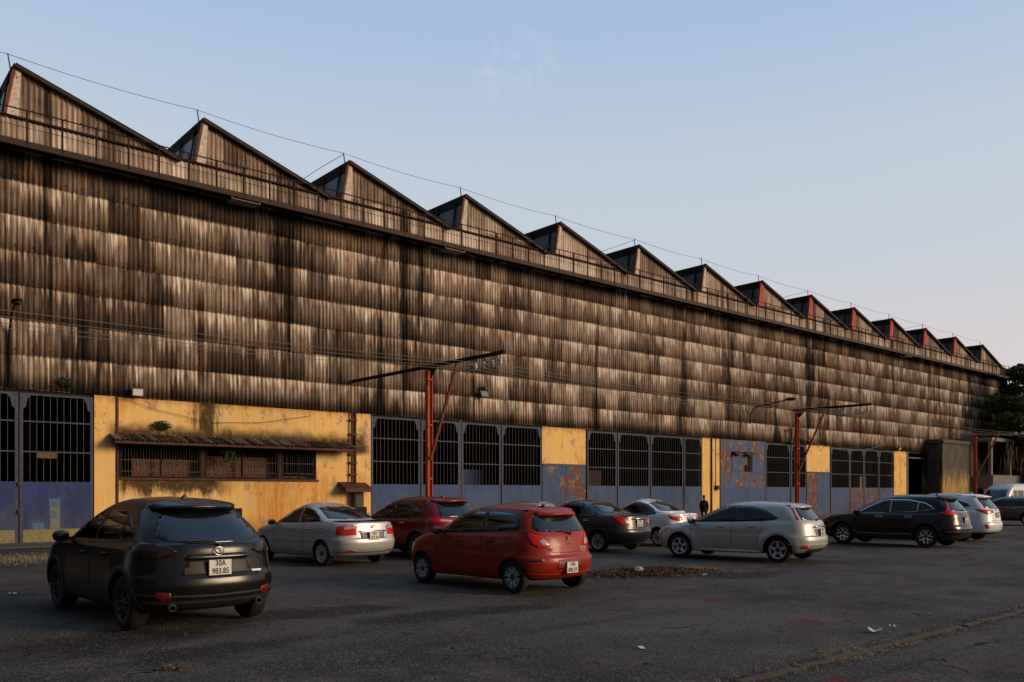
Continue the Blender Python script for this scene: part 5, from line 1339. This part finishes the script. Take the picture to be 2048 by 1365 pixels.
c10.place(31.1, 12.1, 3, 'white SUV with wide slim red tail lights, behind the maroon SUV')

# ---- crimson SUV behind the silver sedan
P4 = paint('crimson_paint', (.17, .003, .008), .1, .28, .5, .03, .35)
L = 4.46; c4 = Car('parked_car', suv_levels(L, .91, 1.62), 8, L, (.90, 3.54), .34, P4, q=5, tw=.215, track=.79, lower=M['plastic'], lower_z=.40)
dl = [(.80,1.14),(.92,1.26),(1.15,1.37),(1.5,1.43),(2.1,1.44),(2.3,1.40),(2.7,1.22),(3.02,1.04),(2.98,1.02),(2.0,1.04),(1.2,1.08)]
c4.windscreen([(-.60,1.10),(-.47,1.42),(.47,1.42),(.60,1.10)]); c4.windows(dl, (1.25, 2.02))
c4.rear_glass([(-.62,1.11),(-.56,1.34),(-.50,1.44),(0,1.46),(.50,1.44),(.56,1.34),(.62,1.11),(.3,1.09),(-.3,1.09)])
c4.spoiler(.50, 1.54, .58, .20, .05, .03, over=.25)
c4.lamp([(.36,.97),(.36,1.03),(.66,1.06),(.95,1.07),(1.25,1.08),(1.1,1.0),(.86,.95),(.6,.95)], sub=[([(.40,.98),(.40,1.015),(.70,1.04),(.80,1.01),(.7,.98)],'lamp_clear')])
c4.lines('panel_gap', [('L', [(1.25,1.1),(1.32,.8)]), ('L', [(2.02,1.04),(2.0,.36)]), ('L', [(3.05,1.03),(3.0,.36)])], .010, M['gap'])
c4.wheels(('twin', 5), .23, 'two'); c4.fin(.95, P4); c4.handle(1.5, .93, 'chrome'); c4.handle(2.32, .92, 'chrome'); c4.mirror(2.95, 1.06, .9); c4.arch_trim(M['plastic'], .05)
c4.place(12.12, 17.8, 4, 'crimson SUV half hidden between the silver sedan and the orange-red hatchback')

# ---- grey car almost hidden
P6 = paint('mid_grey_paint', (.16, .155, .15), .6, .34, 1)
L = 3.9; c6 = Car('parked_car', suv_levels(L, .85, 1.50), 8, L, (.75, 3.25), .30, P6, q=4, tw=.185, track=.745)
c6.rear_glass([(-.58,1.02),(-.52,1.28),(0,1.32),(.52,1.28),(.58,1.02)]); c6.windscreen([(-.55,1.0),(-.45,1.32),(.45,1.32),(.55,1.0)]); c6.windows([(.70,1.04),(.95,1.27),(1.5,1.33),(2.0,1.30),(2.5,1.0),(1.5,1.0)], (1.3,))
c6.lamp([(.40,.80),(.40,.95),(.85,.98),(.9,.82)]); c6.lines('chrome_strip', [('rear', [(-.55,1.0),(.55,1.0)])], .03, M['chrome'], off=.01); c6.wheels(('fan', 7), .2)
c6.place(14.25, 16.4, 4, 'grey car almost hidden between the orange-red hatchback and the dark grey sedan')

# ---- dark grey-brown car cut by the right edge
P12 = paint('brown_grey_paint', (.075, .062, .052), .5, .34, 1)
L = 4.6; c12 = Car('parked_car', suv_levels(L, .88, 1.52), 8, L, (.95, 3.65), .32, P12, q=4, tw=.2, track=.77)
c12.windscreen([(-.58,1.02),(-.47,1.35),(.47,1.35),(.58,1.02)]); c12.windows([(.75,1.04),(1.0,1.26),(1.5,1.35),(2.2,1.36),(2.5,1.28),(3.05,1.0),(2.0,.99)], (1.3, 2.1)); c12.wheels(('fan', 7), .21); c12.handle(1.55, .87, 'chrome'); c12.handle(2.4, .86, 'chrome')
c12.rear_glass([(-.58,1.04),(-.52,1.30),(0,1.34),(.52,1.30),(.58,1.04)]); c12.lines('panel_gap', [('L', [(2.1,1.0),(2.08,.36)]), ('L', [(3.05,1.0),(3.0,.36)])], .01, M['gap'])
c12.mirror(3.0, 1.02, .85)
c12.place(48.5, 15.6, 2, 'brown-grey car at the right edge of the picture in front of the white van')

# ---- white high-roof van
P11 = paint('van_white', (.58, .58, .58), 0, .35, .6)
L = 5.4
lv = [(.28,.26,.12,L-.2,.86),(.36,.34,.03,L-.06,.95),(.6,.6,0,L,.97),(1.0,.95,.02,L-.08,.97),(1.15,1.05,.03,L-.30,.955),(1.22,1.12,.035,L-.62,.945),(1.6,1.6,.05,L-1.02,.91),(2.0,2.0,.08,L-1.42,.87),(2.15,2.15,.12,L-1.70,.82),(2.26,2.28,.22,L-2.0,.72),(2.32,2.34,.45,L-2.3,.5),(2.34,2.36,.8,L-2.6,0)]
c11 = Car('parked_van', lv, 5, L, (1.0, 4.35), .34, P11, lcr=(.25,.25), lcf=(.6,.4), q=4, tw=.21, n=3.2, track=.84)
for md in ('L', 'R'):
    for (x0, x1) in ((.35, 1.25), (1.32, 2.25), (2.32, 3.1), (3.18, 3.9)): c11.patch('side_window', md, [(x0,1.28),(x0,1.85),(x1 if x1 < 3.5 else 3.62,1.85),(x1,1.28)], M['glass'], .006, .1)
c11.patch('windscreen', 'front', [(-.8,1.2),(-.68,1.9),(.68,1.9),(.8,1.2)], M['glass'], .006, .1)
c11.wheels(('fan', 6), .22); c11.mirror(4.2, 1.35, .95, M['plastic'], (.06,.08,.14))
c11.headlight([(.5,.75),(.5,.9),(.95,1.0),(1.0,.8)])
th = R_(172); c11.root.location = (68.9, 22.2, .012); c11.root.rotation_euler = (0, 0, th); tag(c11.root, 'white high-roof van parked side-on by the far right annex', 'van')

# ------------------------------------------------------------------ annex and the open concrete frame beyond it
an = empty('annex_building', (74, 30, 0), label='grimy windowless concrete annex standing out from the far end of the hall', cat='building')
def bpart(m, name, mat, root, off, parent=None):
    ob = m.build(name, mat); ob.parent = parent or root
    if parent is None: ob.matrix_parent_inverse = Matrix.Translation((-off[0], -off[1], 0))
    return ob
ao = (74, 30)
m = MB(); m.box(73.6, 80.0, 30.06, WY-.13, 0, 5.90); bpart(m, 'wall', M['plaster_grey'], an, ao)
m = MB(); m.box(73.45, 80.0, 29.92, WY-.12, 5.90, 6.08); m.box(73.52, 79.9, 30.0, WY-.12, 6.081, 6.2); bpart(m, 'roof_slab', M['concrete_dark'], an, ao)
m = MB(); m.box(73.53, 73.598, 30.25, WY-.2, .1, 4.2); sh_ = bpart(m, 'side_door', M['bars'], an, ao)
m = MB()
for z_ in (1.4, 2.4, 3.4, 4.1): m.box(73.49, 73.529, 30.25, WY-.2, z_, z_+.06)
for j in range(5): m.box(73.50, 73.527, 30.28+j*.24, 30.31+j*.24, .1, 4.2)
bpart(m, 'door_bars', M['rust'], an, ao, sh_)
fr = empty('concrete_shed', (80, 29, 0), label='pale open concrete frame with a balcony parapet at the far right, behind the van', cat='building')
fo = (80, 29)
m = MB(); m.box(80.02, 96, 28.5, 31.3, 6.25, 6.55); bpart(m, 'roof_slab', M['concrete'], fr, fo)
m = MB(); m.box(80.03, 96, 28.42, 28.55, 2.15, 3.25); m.box(80.03, 80.15, 28.55, 30.0, 2.15, 3.25); m.box(80.03, 96, 28.56, 31.3, 2.05, 2.149); bpart(m, 'parapet', M['concrete'], fr, fo)
for x in (80.04, 84.5, 89, 93.5):
    m = MB(); m.box(x, x+.32, 28.57, 28.85, 2.16, 6.24); bpart(m, 'column', M['concrete'], fr, fo)
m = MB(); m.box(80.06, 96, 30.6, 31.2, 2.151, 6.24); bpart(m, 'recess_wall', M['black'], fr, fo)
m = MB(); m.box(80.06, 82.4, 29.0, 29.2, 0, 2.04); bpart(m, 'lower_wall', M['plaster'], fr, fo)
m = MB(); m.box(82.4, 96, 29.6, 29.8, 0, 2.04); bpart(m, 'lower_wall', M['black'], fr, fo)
# bare branches over the shed
m = MB(); rj = random.Random(12)
for i in range(46):
    p = Vector((rj.uniform(81, 88), rj.uniform(27.3, 28.3), rj.uniform(4.5, 6.4))); pts = [p]
    d = Vector((rj.uniform(-.6, .4), rj.uniform(-.2, .2), -1)).normalized()
    for j in range(6): p = p+d*rj.uniform(.25, .5); d = (d+Vector((rj.uniform(-.5, .5), rj.uniform(-.3, .3), rj.uniform(-.4, .1)))).normalized(); pts.append(p)
    m.tube(pts, [.03, .025, .02, .015, .012, .008, .005], 5)
tag(m.build('dead_vine', M['twig']), 'tangle of bare hanging branches over the open concrete frame', 'vine')

# ------------------------------------------------------------------ trees at the far end
def tree(name, x, y, h, r, n, seed, leafm, label, cb=.3, s=.34, grp='trees at the far end of the hall'):
    rj = random.Random(seed); root = empty(name, (x, y, 0), label=label, cat='tree', group=grp)
    m = MB(); m.tube([(0, 0, 0), (.15, .1, h*.25), (-.1, .2, h*.5), (.1, 0, h*.8)], [.32, .26, .18, .06], 10)
    cl = []
    for i in range(44):
        a = rj.uniform(0, 6.28); t = rj.uniform(cb, 1); rr_ = r*math.sqrt(max(.05, 1-((t-.6)/.55)**2))*rj.uniform(.35, 1)
        c = Vector((rr_*math.cos(a), rr_*math.sin(a), h*t)); cl.append(c)
        m.tube([(0, .1, h*t*.55), tuple(c*.5+Vector((0, 0, h*t*.2))), tuple(c)], [.10, .06, .02], 6)
    m.build('trunk', M['bark'], root, True)
    m = MB()
    for c in cl:
        q = rj.uniform(.7, 1.3)*r*.27; leaves(m, c, (q, q, q*.8), int(n/44), s, rj)
    me = bpy.data.meshes.new('crown'); me.from_pydata(m.v, [], m.f); me.materials.append(leafm)
    o = bpy.data.objects.new('crown', me); COL.objects.link(o); o.parent = root
tree('broadleaf_tree', 91.0, 27.4, 13.4, 4.8, 64000, 1, M['leaf'], 'tall dark leafy tree against the far corner of the hall', .08, .30)
tree('broadleaf_tree', 86.8, 27.9, 10.2, 3.6, 24000, 2, M['leaf2'], 'lower brighter green tree spreading over the concrete frame roof', .58, .28)
tree('broadleaf_tree', 98.0, 25.0, 11.0, 4.5, 16000, 3, M['leaf'], 'dark tree at the right edge behind the white van', .15, .36)

# unseen trees added at the left so the car flanks reflect something dark
for i, (x, y, h) in enumerate(((-24, 2, 12), (-23, 11, 13), (-25, 20, 12), (-22, 29, 11), (-24, -8, 12))):
    tree('broadleaf_tree', x, y, h, 5.2, 2600, 30+i, M['leaf'], 'unseen tree added to darken car reflections, %s from the building, left of the car park' % ('fourth','third','second','first','fifth')[i], .12, .9, 'unseen trees added left of the car park')

# ------------------------------------------------------------------ person walking along the wall
def person(x, y, h, rz, label):
    root = empty('person', (x, y, 0), rz, label=label, cat='person'); k = h/1.75
    J = {'pel': (0,0,.95), 'wai': (0,0,1.08), 'che': (0,.0,1.30), 'nk0': (0,.01,1.45), 'nk1': (0,.0,1.52), 'hd0': (0,.01,1.60), 'hd1': (0,.01,1.70),
         'hl': (.09,0,.90), 'kl': (.10,.10,.50), 'al': (.10,.02,.08), 'tl': (.10,.16,.03), 'hr': (-.09,0,.90), 'kr': (-.10,.02,.50), 'ar': (-.10,-.20,.12), 'tr': (-.10,-.08,.03),
         'sl': (.18,0,1.40), 'el': (.24,-.08,1.13), 'wl': (.22,.02,.90), 'pl': (.22,.05,.84), 'sr': (-.18,0,1.40), 'er': (-.24,.05,1.13), 'wr': (-.22,.14,.92), 'pr': (-.21,.18,.86)}
    Rr = {'pel': .14,'wai': .125,'che': .155,'nk0': .08,'nk1': .055,'hd0': .085,'hd1': .085,'hl': .10,'kl': .06,'al': .042,'tl': .035,'hr': .10,'kr': .06,'ar': .042,'tr': .035,'sl': .07,'el': .048,'wl': .034,'pl': .035,'sr': .07,'er': .048,'wr': .034,'pr': .035}
    E = [('pel','wai'),('wai','che'),('che','nk0'),('nk0','nk1'),('nk1','hd0'),('hd0','hd1'),('pel','hl'),('hl','kl'),('kl','al'),('al','tl'),('pel','hr'),('hr','kr'),('kr','ar'),('ar','tr'),('che','sl'),('sl','el'),('el','wl'),('wl','pl'),('che','sr'),('sr','er'),('er','wr'),('wr','pr')]
    nm = list(J); me = bpy.data.meshes.new('body'); me.from_pydata([tuple(c*k for c in J[n]) for n in nm], [(nm.index(a), nm.index(b)) for a, b in E], [])
    ob = bpy.data.objects.new('body', me); COL.objects.link(ob); sm = ob.modifiers.new('s', 'SKIN'); ss = ob.modifiers.new('u', 'SUBSURF'); ss.levels = 2
    for i, n in enumerate(nm): me.skin_vertices[0].data[i].radius = (Rr[n]*k, Rr[n]*k)
    me.skin_vertices[0].data[0].use_root = True
    bpy.context.view_layer.update()
    m2 = bpy.data.meshes.new_from_object(ob.evaluated_get(bpy.context.evaluated_depsgraph_get())); ob.modifiers.clear(); ob.data = m2
    m2.materials.clear(); m2.materials.append(M['cloth']); m2.materials.append(M['skin'])
    for p in m2.polygons: p.use_smooth = True; p.material_index = 1 if (p.center.z > 1.50*k or (p.center.z < .90*k and abs(p.center.x) > .19*k)) else 0
    ob.parent = root
    m = MB(); m.ell((0, -.02*k, 1.69*k), (.086*k, .10*k, .105*k), 18, 12); m.ell((0, -.10*k, 1.66*k), (.06*k, .05*k, .06*k), 12, 8); m.build('hair', M['hair'], root, True)
    m = MB(); m.ell((0, .115*k, 1.63*k), (.014, .02, .02), 8, 6); m.ell((.035, .10*k, 1.66*k), (.012, .008, .007), 8, 6); m.ell((-.035, .10*k, 1.66*k), (.012, .008, .007), 8, 6); m.ell((0, .10*k, 1.59*k), (.022, .008, .006), 8, 6); m.build('face', M['skin'], root, True)
    m = MB()   # loose jacket hem and mask
    prof = [(1.44, .11, .09), (1.38, .21, .13), (1.2, .20, .15), (1.0, .21, .155), (.80, .225, .165), (.79, .215, .155)]; q = 20
    vs = [(a*k*math.cos(2*math.pi*i/q), b*k*math.sin(2*math.pi*i/q), z*k) for z, a, b in prof for i in range(q)]
    m.add(vs, [(a*q+i, a*q+(i+1) % q, (a+1)*q+(i+1) % q, (a+1)*q+i) for a in range(len(prof)-1) for i in range(q)]); m.build('jacket', M['cloth'], root, True)
    # fingers
    for sg, nme in ((1, 'pl'), (-1, 'pr')):
        p = Vector(J[nme])*k; m = MB()
        for f_ in range(4):
            yy_ = p.y+(-.03+.018*f_); m.tube([(p.x, yy_, p.z-.01), (p.x-.004*sg, yy_+.008, p.z-.05), (p.x-.014*sg, yy_+.012, p.z-.075)], [.009, .008, .006], 6)
        m.tube([(p.x-.012*sg, p.y+.03, p.z+.02), (p.x-.02*sg, p.y+.05, p.z-.015)], [.010, .008], 6)
        m.build('hand', M['skin'], root, True)
d = FW*1687 + RT*(1408-1024); Yp = 27.0
person(d.x*Yp/d.y, Yp, 1.55, R_(-60), 'person in dark jacket walking in front of the narrow yellow pillar')

# ------------------------------------------------------------------ litter, leaf heap, grass, ground weeds
def gpt(px, py, z=0):
    d = FW*1687 + RT*(px-1024); t = CAMZ/(py-985); return Vector((d.x*t, d.y*t, z))
def litter(px, py, w, l, rot, label, lift=.03):
    c = gpt(px, py); n = 7; rj = random.Random(px); vs = []
    for i in range(n):
        for j in range(n):
            u, v = i/(n-1)-.5, j/(n-1)-.5; vs.append((u*w, v*l, .018+lift*(abs(u)*1.2+rj.uniform(0, .25))*abs(v)*2))
    m = MB(); m.add(vs, [(i*n+j, (i+1)*n+j, (i+1)*n+j+1, i*n+j+1) for i in range(n-1) for j in range(n-1)])
    o = m.build('litter', M['paper'], fix=False); o.location = c; o.rotation_euler = (0, 0, R_(rot)); tag(o, label, 'litter', 'white litter on the asphalt'); return o
litter(1283, 1298, .06, .16, -38, 'flat white paper scrap on the asphalt at the bottom centre', .0)
litter(1749, 1266, .15, .16, 20, 'larger crumpled white scrap near the kerb', .06)
litter(1786, 1257, .07, .07, 50, 'small white scrap beside the larger crumpled one', .05)
litter(27, 1190, .12, .10, 10, 'small white scrap on the ground left of the dark SUV', .03)
litter(1411, 1152, .15, .06, 10, 'white scrap at the right end of the leaf heap', .03)
litter(1197, 1158, .09, .05, 60, 'tiny white scrap at the left end of the leaf heap', .03)
rj = random.Random(21); m = MB()
hc = Vector((13.75, 11.45)); ax_ = Vector((.92, -.38)).normalized(); ay_ = Vector((-ax_.y, ax_.x))
def heap_z(u, v): return max(0, .13*(1-(u*u+v*v))*(.6+.6*math.sin(u*5+1)*.3))
for i in range(2100):
    u, v = rj.gauss(-.05, .42), rj.gauss(0, .50)
    p = hc+ax_*u*1.75+ay_*v*.75; z = heap_z(u*.9, v*.9)+rj.uniform(0, .035)
    a = rj.uniform(0, 6.28); l = rj.uniform(.03, .11); q = Vector((math.cos(a)*l, math.sin(a)*l, rj.uniform(-.02, .05)))
    m.bar((p.x, p.y, z+.008), (p.x+q.x, p.y+q.y, max(.01, z+.01+q.z)), rj.uniform(.008, .035), .006)
nm_ = NT('leaf_litter'); f_ = nm_.noise(sc=11, det=3); M['litter'] = nm_.out(nm_.ramp(f_, [(.3, (.016, .008, .005)), (.5, (.075, .030, .016)), (.62, (.13, .075, .04)), (.75, (.22, .16, .10))]), .9)
tag(m.build('leaf_heap', M['litter'], fix=False), kind='stuff')
m = MB()
for i in range(1500):
    u, v = rj.gauss(.42, .26), rj.gauss(.55, .20); p = hc+ax_*u*1.75+ay_*v*.8; l = rj.uniform(.05, .14); a = rj.uniform(0, 6.28)
    m.add([(p.x-.004, p.y, .01), (p.x+.004, p.y, .01), (p.x+l*.5*math.cos(a), p.y+l*.5*math.sin(a), l)], [(0, 1, 2)])
tag(m.build('dry_grass', M['drygrass'], fix=False), kind='stuff')
m = MB(); c = Vector((13.35, 11.5, .13)); rj2 = random.Random(2)
bm = bmesh.new(); bmesh.ops.create_icosphere(bm, subdivisions=2, radius=.09)
for v in bm.verts: v.co = Vector((v.co.x*1.4, v.co.y, v.co.z*.8))*(1+rj2.uniform(-.2, .2))
me = bpy.data.meshes.new('rubble'); bm.to_mesh(me); bm.free(); me.materials.append(M['stone']); o = bpy.data.objects.new('rubble', me); COL.objects.link(o); o.location = c
tag(o, 'pale broken stone lying on top of the leaf heap', 'stone')
# grass and weeds along the kerb, and by the wall at the left
m = MB()
for i in range(9000):
    x = rj.uniform(-2, 24); cl_ = math.sin(x*2.3)+math.sin(x*5.1+2)*.7+math.sin(x*.9)
    if rj.random() > .30+.28*cl_: continue
    y = rj.choice((4.28, 4.34, 4.52, 4.58))+rj.gauss(0, .07); l = rj.uniform(.03, .10); a = rj.uniform(0, 6.28)
    m.add([(x-.004, y, .01), (x+.004, y, .01), (x+l*.9*math.cos(a), y+l*.9*math.sin(a), l*.6)], [(0, 1, 2)])
tag(m.build('kerb_grass', M['drygrass'], fix=False), kind='stuff')
m = MB()
for i in range(3200):
    x = rj.uniform(-2, 24); y = rj.choice((4.30, 4.55))+rj.gauss(0, .06); a = rj.uniform(0, 3.14); l = rj.uniform(.008, .035)
    m.bar((x, y, .014), (x+l*math.cos(a), y+l*math.sin(a), .016), .012, .006)
tag(m.build('kerb_soil', M['litter'], fix=False), kind='stuff')
m = MB()
for i in range(2600):
    x = rj.uniform(-2, 8); y = rj.gauss(24.6, .9)+(x-3)*.1; l = rj.uniform(.03, .11); a = rj.uniform(0, 6.28)
    m.add([(x-.006, y, .0), (x+.006, y, .0), (x+l*.6*math.cos(a), y+l*.6*math.sin(a), l)], [(0, 1, 2)])
tag(m.build('dry_grass', M['drygrass'], fix=False), kind='stuff')
# gravel crumbs in the foreground
m = MB()
for i in range(5200):
    d_ = 4.8+rj.random()**1.4*14; px = rj.uniform(-60, 2110); dv = FW*1687+RT*(px-1024); t = d_/1687; x, y = dv.x*t, dv.y*t
    if y < 4.7: continue
    s_ = rj.uniform(.004, .013); m.add([(x-s_, y-s_*.6, .0), (x+s_, y-s_*.8, .0), (x+s_*.2, y+s_, .0), (x, y, s_*1.1)], [(0, 1, 3), (1, 2, 3), (2, 0, 3)])
tag(m.build('gravel', simple('gravel_stone', (.075, .068, .064), .9, var=.6, vs=4), fix=False), kind='stuff')
# twig lying in front
c = gpt(345, 1342); m = MB(); rj = random.Random(8)
for i in range(14):
    a = rj.uniform(-.5, .5)+(0 if i % 2 else math.pi); l = rj.uniform(.08, .26)
    m.tube([(0, 0, .02), (l*.5*math.cos(a), l*.5*math.sin(a), .045), (l*math.cos(a), l*math.sin(a), .02)], [.006, .005, .002], 5)
leaves(m, (0, 0, .03), (.14, .06, .02), 26, .05, rj)
o = m.build('fallen_twig', M['twig'], fix=False); o.location = c; o.rotation_euler = (0, 0, R_(-40)); tag(o, 'dry broken twig with leaves on the asphalt at the bottom left', 'twig')
# a dry stalk sticking up behind the dark SUV
